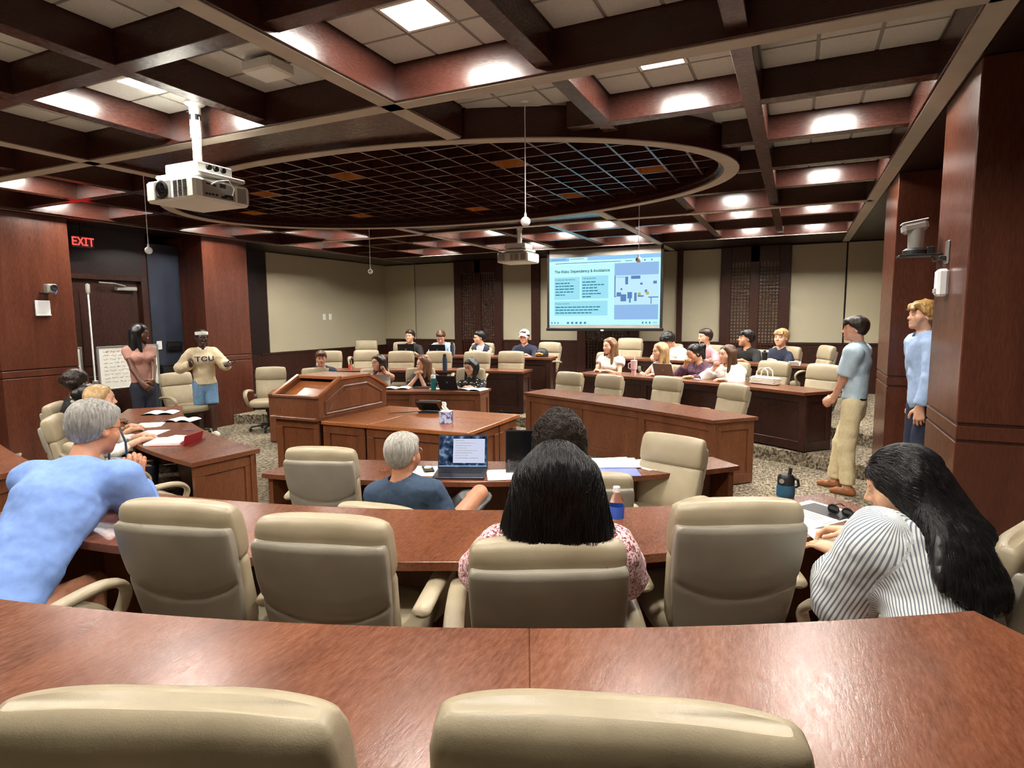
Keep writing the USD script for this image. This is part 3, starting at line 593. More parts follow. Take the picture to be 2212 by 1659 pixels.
for bx, by, fc, w in ((-3.18, 8.94, -108, 'first from the left'), (-2.48, 8.72, -113, 'second from the left'), (-1.64, 8.76, -119, 'third from the left'), (-.69, 8.12, -132, 'rightmost')):
    chairb(bx, by, 0, fc, f'{w} of four empty chairs behind the right curved desk', .98, 'empty chairs behind the curved desk on the right')
for bx, by, fc, w in ((-8.15, 9.12, -58, 'leftmost'), (-7.6, 9.55, -62, 'second from left'), (-6.72, 9.47, -66, 'third from left'), (-6.0, 9.65, -72, 'fourth from left'), (-5.25, 9.75, -78, 'fifth from left'), (-4.7, 10.05, -82, 'rightmost')):
    chairb(bx, by, T1, fc, f'{w} of six empty chairs in the middle left row', 1.05, 'empty chairs in the middle left row')
# ------------------------------------------------------------------ people: distance-field bodies meshed with surface nets
def nrm(v): v = np.asarray(v, float); return v / (np.linalg.norm(v) + 1e-12)
def cone(a, b, ra, rb, k=.02, ax=None, sc=1.0, op='add', end=False, start=False):
    a, b = np.asarray(a, float), np.asarray(b, float); ba = b - a; L2 = ba @ ba + 1e-12; r = max(ra, rb)
    def f(P):
        t = np.clip(((P - a) @ ba) / L2, 0, 1); v = P - (a + t[..., None] * ba)
        if ax is not None: v = v + (v @ ax)[..., None] * ((1/sc - 1) * ax); 
        d = (np.sqrt((v*v).sum(-1)) - (ra + t*(rb-ra))) * (1 if ax is None else .8)
        if end: d = np.maximum(d, (P - b) @ ba / math.sqrt(L2))
        if start: d = np.maximum(d, (a - P) @ ba / math.sqrt(L2))
        return d
    return (f, np.minimum(a, b) - r, np.maximum(a, b) + r, k, op)
def ell(c, r, k=.015, M=None, op='add', amp=0, fr=(30, 30, 30), seed=0):
    c, r = np.asarray(c, float), np.broadcast_to(np.asarray(r, float), 3); M = np.eye(3) if M is None else M; R = r.max() + amp
    def f(P):
        q = (P - c) @ M; k0 = np.sqrt(((q/r)**2).sum(-1)); k1 = np.sqrt(((q/(r*r))**2).sum(-1)) + 1e-9
        d = k0*(k0-1)/k1
        return d
    return (f, c - R, c + R, k, op)
def cutp(fn, k=.004):
    return (fn, None, None, k, 'cut')
def disp(fn):
    return (fn, None, None, 0, 'disp')
def sd(prims, P):
    D = np.full(P.shape[:-1], .5)
    for f, lo, hi, k, op in prims: D = comb(D, f(P), k, op)
    return D
def comb(D, d, k, op):
    if op == 'disp': return D + d
    if op == 'add':
        h = np.maximum(k - np.abs(D - d), 0) / max(k, 1e-9); return np.minimum(D, d) - h*h*k*.25
    e = d if op == 'cut' else -d
    h = np.maximum(k - np.abs(D - e), 0) / max(k, 1e-9); return np.maximum(D, e) + h*h*k*.25
def field_mesh(prims, h, clip=None):
    adds = [p for p in prims if p[4] == 'add']; lo = np.min([p[1] for p in adds], 0) - 2.5*h; hi = np.max([p[2] for p in adds], 0) + 2.5*h
    if clip is not None: lo, hi = np.maximum(lo, clip[0]), np.minimum(hi, clip[1])
    n = np.maximum(np.ceil((hi - lo) / h).astype(int) + 1, 3); ax = [lo[i] + h*np.arange(n[i]) for i in range(3)]
    D = np.full(n, .5); mrg = 3.2*h
    for f, a, b, k, op in prims:
        if a is None:
            near = np.abs(D) < .06 if op == 'disp' else D < .04
            idx = np.nonzero(near); P = np.stack([ax[i][idx[i]] for i in range(3)], -1); D[idx] = comb(D[idx], f(P), k, op); continue
        i0 = np.clip(((a - mrg - k - lo) / h).astype(int), 0, n - 1); i1 = np.clip(((b + mrg + k - lo) / h).astype(int) + 2, 1, n)
        if np.any(i1 <= i0): continue
        s = tuple(slice(i0[i], i1[i]) for i in range(3)); P = np.stack(np.meshgrid(*[ax[i][s[i]] for i in range(3)], indexing='ij'), -1)
        D[s] = comb(D[s], f(P), k, op)
    return surfnet(D, lo, h)
def surfnet(D, lo, h):
    S = D < 0; n = np.array(D.shape); c = [S[i:n[0]-1+i, j:n[1]-1+j, k:n[2]-1+k] for i in (0, 1) for j in (0, 1) for k in (0, 1)]
    cnt = sum(x.astype(np.int8) for x in c); mask = (cnt > 0) & (cnt < 8); idx = np.full(mask.shape, -1); cells = np.argwhere(mask); idx[mask] = np.arange(len(cells))
    acc = np.zeros((len(cells), 3)); w = np.zeros(len(cells)); co = np.array([(i, j, k) for i in (0, 1) for j in (0, 1) for k in (0, 1)])
    val = [D[cells[:, 0]+o[0], cells[:, 1]+o[1], cells[:, 2]+o[2]] for o in co]
    for a in range(8):
        for b in range(a+1, 8):
            if abs(co[a]-co[b]).sum() != 1: continue
            m = (val[a] < 0) != (val[b] < 0); t = val[a][m] / (val[a][m] - val[b][m]); acc[m] += co[a] + t[:, None]*(co[b]-co[a]); w[m] += 1
    V = lo + h*(cells + acc / np.maximum(w, 1)[:, None]); F = []
    for d in range(3):
        sl0 = [slice(None)]*3; sl1 = [slice(None)]*3; sl0[d] = slice(0, -1); sl1[d] = slice(1, None)
        A, B = S[tuple(sl0)], S[tuple(sl1)]; e = np.argwhere(A != B); u, v = [(1, 2), (2, 0), (0, 1)][d]
        ok = (e[:, u] > 0) & (e[:, v] > 0) & (e[:, u] < n[u]-1) & (e[:, v] < n[v]-1); e = e[ok]
        def at(du, dv): q = e.copy(); q[:, u] -= du; q[:, v] -= dv; return idx[q[:, 0], q[:, 1], q[:, 2]]
        q = np.stack([at(1, 1), at(0, 1), at(0, 0), at(1, 0)], 1); fl = ~A[e[:, 0], e[:, 1], e[:, 2]]; q[fl] = q[fl][:, ::-1]; F.append(q[(q >= 0).all(1)])
    F = np.vstack(F); return V, np.vstack([F[:, [0, 1, 2]], F[:, [0, 2, 3]]])
def joinm(*ms):
    b = MB()
    for v, f in ms: b.add(v, f)
    return b.get()

def hand_prims(w, d, nml, side, curl=(20, 25, 15), spread=4, thumb=(.5, .8, -.3), s=1.0):
    """Hand at wrist w; d: finger direction, nml: normal of the hand's back, side: +1 right, -1 left. Fingers curl towards the palm."""
    d = nrm(d); nml = nrm(np.asarray(nml) - d * (np.asarray(nml) @ d)); y = np.cross(nml, d) * side        # y: towards the thumb
    M = np.stack([d, y, nml], 1)
    def T(p): return np.asarray(w) + (M @ (np.asarray(p, float) * s))
    base = [(.092, .030, 0), (.095, .010, .002), (.091, -.011, 0), (.083, -.030, -.003)]; ln = [(.042, .025, .02), (.046, .028, .021), (.042, .026, .02), (.033, .02, .018)]
    P = []
    for b, l, sp in zip(base, ln, (1.5, .5, -.5, -1.5)):
        P.append(cone(T((.004, b[1]*.45, 0)), T(b), .019*s, .0125*s, .014*s))
        a = 0; p = np.array(b, float); az = math.radians(spread*sp); r = .0092 if b[1] > -.025 else .008
        for q, c in zip(l, curl if np.ndim(curl[0]) == 0 else curl[len(P)-1]):
            a += math.radians(c); dn = np.array([math.cos(a)*math.cos(az), math.cos(a)*math.sin(az), -math.sin(a)]); e = p + dn*q
            P.append(cone(T(p), T(e), r*s, (r-.0008)*s, .004*s)); p = e; r -= .0006
    t0 = np.array([.022, .024, -.006]); td = nrm(thumb); t1 = t0 + td*.042; td2 = nrm(td + np.array([.45, -.35, -.1])); t2 = t1 + td2*.034; t3 = t2 + nrm(td2 + np.array([.3, -.3, 0]))*.024
    P += [cone(T((.008, .012, -.004)), T(t1), .018*s, .0125*s, .014*s), cone(T(t1), T(t2), .011*s, .0098*s, .005*s), cone(T(t2), T(t3), .0098*s, .0085*s, .004*s)]
    return P
FLAT = dict(curl=(6, 10, 6), spread=5); RELAX = dict(curl=(28, 35, 20), spread=4); FIST = dict(curl=(65, 85, 55), spread=0, thumb=(.8, .5, -.5)); OPEN = dict(curl=(2, 6, 4), spread=11, thumb=(.35, .9, -.1)); CLASP = dict(curl=(48, 55, 25), spread=2, thumb=(.7, .6, -.35))

def head_prims(c, H, s, fem=False, beard=False):
    T = lambda p: c + H @ (np.asarray(p, float) * s); E = lambda p, r, k=.015, op='add', M=None: ell(T(p), np.asarray(r, float)*s, k*s, H if M is None else H @ M, op)
    C = lambda a, b, ra, rb, k=.012, op='add': cone(T(a), T(b), ra*s, rb*s, k*s, op=op)
    jw = .052 if fem else .058
    P = [E((0, -.014, .036), (.073, .094, .081)), E((0, .022, -.03), (jw+.004, .066, .078), .03), E((0, .052, -.072), (jw*.72, .036, .036), .03), C((0, .074, -.098), (0, .078, -.094), .017, .017, .02),
         E((0, .068, .03), (.052, .022, .03), .03), C((-.042, .054, -.028), (.042, .054, -.028), .026, .026, .03),
         E((-.031, .094, .002), (.016, .013, .012), .012, 'sub'), E((.031, .094, .002), (.016, .013, .012), .012, 'sub'),
         C((-.033, .084, .018), (.033, .084, .018), .0095, .0095, .012),
         C((0, .088, .008), (0, .108, -.028), .007, .0105, .012), C((-.011, .097, -.032), (.011, .097, -.032), .0085, .0085, .008),
         E((0, .088, -.058), (.024, .012, .0065), .006), E((0, .087, -.068), (.021, .012, .007), .006), E((0, .1, -.0625), (.022, .006, .0016), .002, 'sub')]
    for sg in (-1, 1):
        P += [E((sg*.074, -.012, -.006), (.009, .019, .031), .008, M=rot((0, 0, 1), -sg*18)), E((sg*.082, -.008, -.004), (.006, .010, .018), .006, 'sub')]
    return P, T, E, C
def two_bone(a, c, l1, l2, pole):
    a, c = np.asarray(a, float), np.asarray(c, float); d = c - a; L = min(np.linalg.norm(d), (l1+l2)*.995); d = nrm(d); c = a + d*L
    x = (l1*l1 - l2*l2 + L*L) / (2*L); h = math.sqrt(max(l1*l1 - x*x, 0)); p = np.asarray(pole, float); p = nrm(p - d*(p @ d)); return a + d*x + p*h, c
def folds(amp, fr, seed):
    return disp(lambda P: amp * 2 * (meshkit.fbm(P * np.asarray(fr), 3, seed) - .5))
def skinm(name, rgb, rough=.5):
    n = {'n': ('noise_texture', {'scale': 30, 'detail': 3}), 't': ('texture_coordinate', {}), 'r': ('rgb_ramp', {'ramp': [(.3, lin(*[c*.92 for c in rgb])), (.7, lin(*rgb))]}), 'p': ('principled_bsdf', {'roughness': rough, 'subsurface_weight': .12, 'subsurface_scale': .004})}
    return mat(name, n, [('t.object', 'n.vector'), ('n.fac', 'r.fac'), ('r.color', 'p.base_color')])
skinm('skin_fair', (222, 172, 144)); skinm('skin_pink', (214, 156, 130)); skinm('skin_tan', (200, 148, 116)); skinm('skin_brown', (100, 64, 46), .42); skinm('skin_dark', (70, 44, 34), .4); skinm('skin_old', (206, 142, 110)); skinm('skin_asian', (222, 172, 138))
def hairm(name, a, b, rough=.4):
    n = {'t': ('texture_coordinate', {}), 'm': ('mapping', {'scale': (90, 90, 12)}), 'n': ('noise_texture', {'scale': 1, 'detail': 4}), 'r': ('rgb_ramp', {'ramp': [(.3, lin(*a)), (.7, lin(*b))]}), 'b': ('bump', {'strength': .5, 'distance': .003}), 'p': ('principled_bsdf', {'roughness': rough, 'specular_ior_level': .4})}
    return mat(name, n, [('t.object', 'm.vector'), ('m.vector', 'n.vector'), ('n.fac', 'r.fac'), ('r.color', 'p.base_color'), ('n.fac', 'b.height'), ('b.normal', 'p.normal')])
hairm('hair_black', (12, 11, 12), (30, 28, 29), .36); hairm('hair_dark', (28, 19, 15), (52, 38, 30)); hairm('hair_brown', (58, 38, 26), (96, 66, 46)); hairm('hair_lightbrown', (92, 64, 44), (142, 104, 74)); hairm('hair_blond', (140, 108, 70), (196, 164, 116)); hairm('hair_grey', (134, 130, 126), (196, 193, 188), .5); hairm('hair_white', (150, 146, 138), (218, 214, 206), .5); hairm('hair_ash', (120, 98, 70), (172, 146, 110)); hairm('hair_curlyblond', (128, 92, 50), (196, 156, 96))
def cloth(name, a, b=None, sc=40, rough=.85):
    b = b or tuple(min(255, c*1.1) for c in a)
    return noisy(name, [(.3, a), (.7, b)], sc, rough=rough, bump=.15, bscale=600, bdist=.0008, vec='texture_coordinate.object')
cloth('blue_knit', (112, 144, 208), (122, 154, 216)); cloth('navy_polo', (44, 62, 84), (54, 74, 98)); cloth('navy_cloth', (26, 34, 54), (34, 42, 64)); cloth('black_cloth', (18, 18, 20), (26, 26, 28)); cloth('white_cloth', (226, 224, 218), (236, 234, 228)); cloth('cream_knit', (196, 178, 146), (212, 194, 162)); cloth('pink_knit', (172, 126, 114), (186, 140, 128))
cloth('denim_light', (92, 128, 164), (116, 150, 184)); cloth('denim_dark', (28, 32, 46), (38, 42, 58)); cloth('tan_chino', (206, 190, 150), (218, 202, 162)); cloth('sky_polo', (178, 200, 214), (190, 210, 224)); cloth('blue_shirt', (150, 176, 214), (166, 190, 226)); cloth('pink_shirt', (186, 138, 148), (198, 152, 160)); cloth('pale_blue', (176, 202, 220), (190, 214, 230)); cloth('grey_trouser', (84, 86, 88), (98, 100, 102)); cloth('oxford_blue', (152, 176, 200), (166, 188, 210)); cloth('vest_navy', (36, 42, 56), (44, 50, 66)); cloth('maroon', (70, 34, 44), (86, 44, 54)); cloth('lavender_shirt', (178, 180, 206), (192, 194, 218))
plain('shoe_dark', (28, 24, 22), .45); plain('shoe_tan', (150, 92, 52), .4); plain('shoe_white', (228, 224, 214), .6); plain('belt_brown', (62, 28, 22), .4); plain('eye_white', (206, 200, 194), .3); plain('eye_dark', (34, 22, 16), .2); plain('lips', (182, 118, 104), .5); plain('navy_print', (34, 36, 74), .7); plain('gold', (200, 160, 80), .25, metallic=1.0)
def spots(name, base, dots, sc, lo, hi, rnd=1.0, warp=0):
    n = {'t': ('texture_coordinate', {}), 'v': ('voronoi_texture', {'scale': sc, 'randomness': rnd}), 'r': ('rgb_ramp', {'ramp': [(lo, lin(*dots)), (hi, lin(*base))]}), 'p': ('principled_bsdf', {'roughness': .8})}
    return mat(name, n, [('t.object', 'v.vector'), ('v.distance', 'r.fac'), ('r.color', 'p.base_color')])
spots('dots_white', (20, 18, 18), (222, 214, 196), 24, .26, .32, .7); spots('dots_gold', (26, 20, 20), (206, 176, 130), 22, .2, .26, .6)
def scatterprint(name, cols, sc, detail=3):
    n = {'t': ('texture_coordinate', {}), 'n': ('noise_texture', {'scale': sc, 'detail': detail, 'roughness': .7}), 'r': ('rgb_ramp', {'ramp': [(p_, lin(*c)) for p_, c in cols], 'interpolate': False}), 'p': ('principled_bsdf', {'roughness': .8})}
    return mat(name, n, [('t.object', 'n.vector'), ('n.fac', 'r.fac'), ('r.color', 'p.base_color')])
scatterprint('floral_pink', [(0, (120, 52, 66)), (.45, (196, 130, 140)), (.5, (232, 214, 208)), (.6, (206, 150, 156)), (.66, (130, 60, 74))], 90)
scatterprint('floral_plum', [(0, (54, 30, 48)), (.46, (84, 48, 70)), (.54, (150, 110, 130)), (.58, (60, 34, 54))], 60)
scatterprint('geo_mono', [(0, (24, 24, 30)), (.45, (218, 218, 220)), (.53, (30, 32, 44)), (.6, (210, 210, 214))], 42, 1)
mat('stripe_shirt', {'u': ('uvmap', {'attribute': 'st'}), 's': ('separate_xyz', {}), 'k': ('math', {'math_type': 'multiply', 'value2': 118.0}), 'f': ('math', {'math_type': 'fraction'}), 'l': ('rgb_ramp', {'ramp': [(0, lin(112, 122, 134)), (.34, lin(126, 136, 146)), (.42, lin(226, 228, 228)), (.94, lin(226, 228, 228)), (1, lin(112, 122, 134))]}), 'p': ('principled_bsdf', {'roughness': .85})},
    [('u.UV', 's.vector'), ('s.x', 'k.value1'), ('k.value', 'f.value1'), ('f.value', 'l.fac'), ('l.color', 'p.base_color')])
SHIRT_SDF = {}
def person(label, base, face, pel, head, skin, hair, top, bottom, L=None, R=None, hy=0, hp=0, hr=0, hs=1.0, fem=False, bulk=1.0, near=False, stand=None, tw=0, shoe='shoe_dark', brow='hair_dark', extras=(), group=None, elb=None, bare=False, sw=None, eyes=True, knees=None):
    """base: floor point under the body; face: heading in degrees; pel, head: hip and head centres in the world; L, R: (wrist, finger direction, back-of-hand normal, pose).
    hy, hp, hr: the head's turn to the left, nod and tilt. top/bottom: clothing settings."""
    base = np.array(base, float); p = thing('person', label, 'person', base, 0, group); a = math.radians(face)
    f = np.array([math.cos(a), math.sin(a), 0]); rt = np.array([math.sin(a), -math.cos(a), 0]); up = np.array([0, 0, 1.0])
    pel = np.array(pel, float) - base; hc = np.array(head, float) - base
    B = np.stack([rt, f, up], 1); H = B @ rot((0, 0, 1), hy) @ rot((1, 0, 0), -hp) @ rot((0, 1, 0), hr)
    hb, hh, hd = (.009, .0045, .0038) if near else (.014, .0075, .0055)
    nb = hc + H @ np.array([0, -.035, -.15]) * hs * np.array([1, 1, 1]); nb = nb + (pel - nb) * .04
    u = nrm(nb - pel); ax = nrm(f - u*(f @ u)); r2 = nrm(np.cross(ax, u)); TW = math.radians(tw); rs = r2*math.cos(TW) + ax*math.sin(TW)
    L_ = np.linalg.norm(nb - pel); W = (sw or (.155 if fem else .18)) * (.5 + .5*bulk); ch = pel + u*L_*.74; wa = pel + u*L_*.36; shc = nb - u*.045
    sh = {-1: shc - rs*W - up*.015, 1: shc + rs*W - up*.015}
    l1, l2 = (.27, .235) if fem else (.29, .25)
    arms = {}
    for sg, spec in ((-1, L), (1, R)):
        if spec is None: w = pel + f*.3 + rt*sg*.13 + up*.12; spec = (w + base, f + .2*rt*-sg, up, RELAX)
        wr = np.array(spec[0], float) - base; pole = (elb or {}).get(sg, rt*sg*.7 - up*.8 - f*.35)
        el, wr = two_bone(sh[sg], wr, l1, l2, pole); arms[sg] = (el, wr, spec[1], spec[2], spec[3])
    q = bulk; qr = (.118 if fem else .122)
    def torso(o=0.0, k=.05):
        P = [cone(pel, wa, (.145 if fem else .14)*q+o, qr*q+o, k, ax, .74), cone(wa, ch, qr*q+o, (.138 if fem else .155)*q+o, k, ax, .70), cone(sh[-1]*.86+sh[1]*.14, sh[-1]*.14+sh[1]*.86, .062+o, .062+o, .06), cone(ch, shc, .12*q+o, .075+o, .06, ax, .75)]
        if fem: P += [ell(ch - u*.02 + ax*.085*q + r2*s_*.07, .058+o*.8, .05) for s_ in (-1, 1)]
        return P
    def arm(sg, o=0.0, to=2.0, k=.03, o2=None):
        el, wr = arms[sg][:2]; b = .5 + .5*q; P = []; o2 = o if o2 is None else o2
        e1 = sh[sg] + (el - sh[sg])*min(to, 1.0); r = (.05 if not fem else .042)*b
        P.append(cone(sh[sg], e1, r+.006+o, r-.008*min(to, 1)+o, k, end=to < 1))
        if to > 1: e2 = el + (wr - el)*min(to - 1, 1.0); P.append(cone(el, e2, .040*b+o, (.040-.0135*min(to-1, 1))*b+o2, .02, end=to < 1.999))
        return P
    # ---- body
    nk = (.047 if fem else .055)
    BP = torso(-.012) + [cone(nb - u*.03, hc + H @ (np.array([0, -.025, -.07])*hs), nk+.006, nk, .04)] + arm(-1) + arm(1)
    legs = {}
    for sg in (-1, 1):
        hip = pel + r2*sg*.085 - up*.01
        if stand is None:
            kn = pel + f*.43 + rt*sg*.11 + up*0.0; kn[2] = max(.48, pel[2] - .02) if pel[2] < .8 else pel[2]; an = np.array([*(pel + f*.40 + rt*sg*.12)[:2], .085])
            if knees and sg in knees: kn = np.array(knees[sg][0], float) - base; an = np.array(knees[sg][1], float) - base
        else:
            fx = np.array(stand[0 if sg < 0 else 1], float) - base; an = fx + up*.085; kn = (hip*.49 + an*.51) + f*.03
        legs[sg] = (hip, kn, an)
        BP += [cone(hip, kn, .078*q, .052, .03), cone(kn, an, .05, .034, .02)]
        ft = nrm((stand[2 if sg < 0 else 3] if stand and len(stand) > 2 else f))
        legs[sg] += (ft,)
        BP += [cone(an - up*.03 - ft*.02, an - up*.055 + ft*.12, .035, .026, .02)]
    HP, T, E, C = head_prims(hc, H, hs, fem)
    HP2 = HP + [cone(nb - u*.03, hc + H @ (np.array([0, -.025, -.07])*hs), nk+.006, nk, .03)]
    ms = [field_mesh(BP, hb), field_mesh(HP2, hh, (hc - .2*hs, hc + .2*hs))]
    for sg in (-1, 1):
        el, wr, d, nm, po = arms[sg]; ms.append(field_mesh([cone(el + (wr-el)*.7, wr, .031, .027, .01)] + hand_prims(wr, d, nm, sg, s=.95 if fem else 1.04, **po), hd))
    body = obj('body', joinm(*ms), skin, p, smooth=True)
    # ---- face details
    if eyes:
        for sg in (-1, 1):
            obj('eye', MB().ball(T((sg*.031, .0775, .002)), np.array([.0135, .0125, .0115])*hs*.95, H, 2), 'eye_white', body, smooth=True)
            obj('iris', MB().ball(T((sg*.031, .0862, .001)), np.array([.0058, .0042, .0062])*hs, H, 1), 'eye_dark', body, smooth=True)
            obj('eyelid', MB().ball(T((sg*.031, .079, .0075)), np.array([.0155, .0135, .0085])*hs, H, 2), skin, body, smooth=True)
            obj('eyebrow', MB().tube([T((sg*.014, .0945, .0205)), T((sg*.031, .0925, .0255)), T((sg*.047, .081, .021))], np.array([.0034, .0036, .002])*hs, 6), brow, body, smooth=True)
        obj('lips', MB().ball(T((0, .0925, -.0582)), np.array([.021, .0075, .0045])*hs, H, 1).ball(T((0, .0925, -.068)), np.array([.018, .0075, .005])*hs, H, 1), 'lips', body, smooth=True)
    # ---- clothes
    tm = top['m']; o = top.get('o', .012); tl = top.get('sleeve', .55); hem = top.get('hem', -.04)
    TP = torso(o)
    if tl > 0: TP += arm(-1, o+top.get('ao', .004), tl, o2=o+top.get('cuff', .004)) + arm(1, o+top.get('ao', .004), tl, o2=o+top.get('cuff', .004))
    amp = top.get('amp', .007)
    if amp: TP.append(folds(amp, top.get('fr', (9, 9, 14)), len(label)))
    hp_ = pel + u*hem
    TP.append(cutp(lambda P: (hp_ - P) @ u))
    nr = top.get('neck', .066); ndir = nrm(up*.8 + u*.2)
    TP.append(cone(nb - u*.01 + ax*.012, nb + u*.2 + ax*.03, nr, nr+.02, .004, op='sub'))
    if 'scoop' in top: TP.append(ell(nb + ax*.09 - u*.01, (top['scoop']*.9, top['scoop']*.9, top['scoop']), .006, op='sub'))
    if tl == 0:
        for sg in (-1, 1): TP.append(cone(sh[sg] + rs*sg*.045 + up*.1, sh[sg] + rs*sg*.06 - up*.16, .06, .05, .01, op='sub'))
    if 'open' in top:      # jacket: a narrow V down the front
        TP.append(cutp(lambda P: np.minimum(.06, -(np.abs((P-nb) @ r2) - np.clip(.078 + ((P-nb) @ u)*.17, 0, .2))) - 10*np.maximum(0, -((P-nb) @ ax - .0)) , .003))
    tmesh = field_mesh(TP, hb*.85 if near else hb)
    uv = None
    if top.get('limbuv'):
        v = tmesh[0]; bones = [(pel, nb, ax)] + [(sh[s_], arms[s_][0], f) for s_ in (-1, 1)] + [(arms[s_][0], arms[s_][1], f) for s_ in (-1, 1)]; bd = []; uvs = []
        for i, (A, Bn, rf) in enumerate(bones):
            d = nrm(Bn - A); t = np.clip(((v-A) @ (Bn-A)) / ((Bn-A) @ (Bn-A)), 0, 1); w = v - A - t[:, None]*(Bn-A); e1 = nrm(rf - d*(rf @ d)); e2 = np.cross(d, e1)
            bd.append(np.linalg.norm(w, axis=1) - (.13 if i == 0 else .05)); uvs.append(np.column_stack([np.arctan2(w @ e2, w @ e1) * (.15 if i == 0 else .062), (v-A) @ d]))
        k = np.argmin(bd, 0); uv = np.array(uvs)[k, np.arange(len(v))]
    shirt = obj(top.get('n', 'shirt'), tmesh, tm, p, smooth=True, uv=uv)
    SHIRT_SDF[str(p.GetPath())] = (TP, nb, ch, u, ax, r2, pel, T, H, hc, arms, sh, legs)
    if 'under' in top:
        UP = torso(.004) + [folds(.003, (12, 12, 12), 3), cone(nb - u*.01, nb + u*.2, .058, .07, .004, op='sub')]; obj('inner_shirt', field_mesh(UP, hb), top['under'], p, smooth=True)
    if top.get('collar'):
        cm = top['collar']; n = 26; an = np.linspace(math.radians(top.get('gap', 16)), math.radians(360 - top.get('gap', 16)), n); m = MB(); rr0 = nk + .012
        cn = nb + u*.012 + ax*.012
        def ringp(r, z, drop): return np.array([cn + (r2*math.sin(t) + ax*math.cos(t)*1.02)*r + u*(z - drop*max(0, math.cos(t))**2) for t in an])
        A0, A1, A2 = ringp(rr0 + .004, -.02, .02), ringp(rr0, .04, .03), ringp(rr0 + .026, -.004, .045); A3 = A2 - u*.004; A1b = ringp(rr0 + .006, .036, .03)
        v = np.vstack([A0, A1, A2, A3, A1b]); fc = []
        for i in range(n-1):
            for r_ in (0, 1, 2, 3): fc.append([r_*n+i, r_*n+i+1, (r_+1)*n+i+1, (r_+1)*n+i])
        m.add(v, fc); m.add(v, np.array(fc)[:, ::-1]); obj('collar', m, cm, shirt)
    if top.get('placket'):
        pts = [nb + ax*.02]
        zz = np.linspace(.02, .30, 10); P0 = []
        for z in zz:
            s0 = nb - u*z + ax*.4
            for _ in range(24): s0 = s0 - ax*max(sd(TP, s0[None])[0], 0)*.9
            P0.append(s0)
        obj('placket', MB().tube(P0, .009, 6, flat=(1, .35)), top['placket'], shirt, smooth=True)
    bm = bottom['m']; bl = bottom.get('len', 2); bo = bottom.get('o', .014)
    LP = [cone(pel - u*.05, pel + u*.06, .142*q+.004, .135*q+.004, .04, ax, .74)]
    for sg in (-1, 1):
        hip, kn, an, ft = legs[sg]; e = kn + (an-kn)*min(max(bl-1, 0), .97) if bl > 1 else hip + (kn-hip)*bl
        LP.append(cone(hip, kn if bl > 1 else e, .083*q+bo*.6, (.058 if bl > 1 else .066)+bo, .02, end=bl <= 1))
        if bl > 1: LP.append(cone(kn, e, .056+bo, .046+bo, .02, end=True))
    LP += [cutp(lambda P: (P - (pel + u*bottom.get('rise', .08))) @ u), folds(bottom.get('amp', .006), (11, 11, 15), 7)]
    obj(bottom.get('n', 'trousers'), field_mesh(LP, hb), bm, p, smooth=True)
    if bottom.get('belt'):
        b = pel + u*(bottom.get('rise', .08) - .012); t = np.linspace(0, 2*np.pi, 30); obj('belt', MB().tube([b + r2*math.cos(x)*(.139*q) + ax*math.sin(x)*(.139*q*.76) for x in t], .017, 6, cap=False, flat=(.3, 1)), bottom['belt'], p, smooth=True)
    for sg in (-1, 1):
        hip, kn, an, ft = legs[sg]; side_ = np.cross(up, ft); a0 = an - up*.05
        SP = [cone(a0 - ft*.045, a0 + ft*.09, .037, .036, .02), cone(a0 + ft*.09, a0 + ft*.145 - up*.008, .036, .026, .02), cone(a0 - ft*.03 + up*.03, a0 + ft*.02 + up*.02, .034, .03, .02), cutp(lambda P: .003 - P[..., 2] if stand is None else (base[2]*0 + (a0[2]-.035)+.002) - P[..., 2], .003)]
        obj('shoe', field_mesh(SP, .008), shoe, p, smooth=True)
    # ---- hair
    if hair: make_hair(p, hair, T, E, C, H, hc, hs, near, nb, ax, u, rs, TP)
    for ex in extras: ex(p, T, H, hs, hc)
    return p

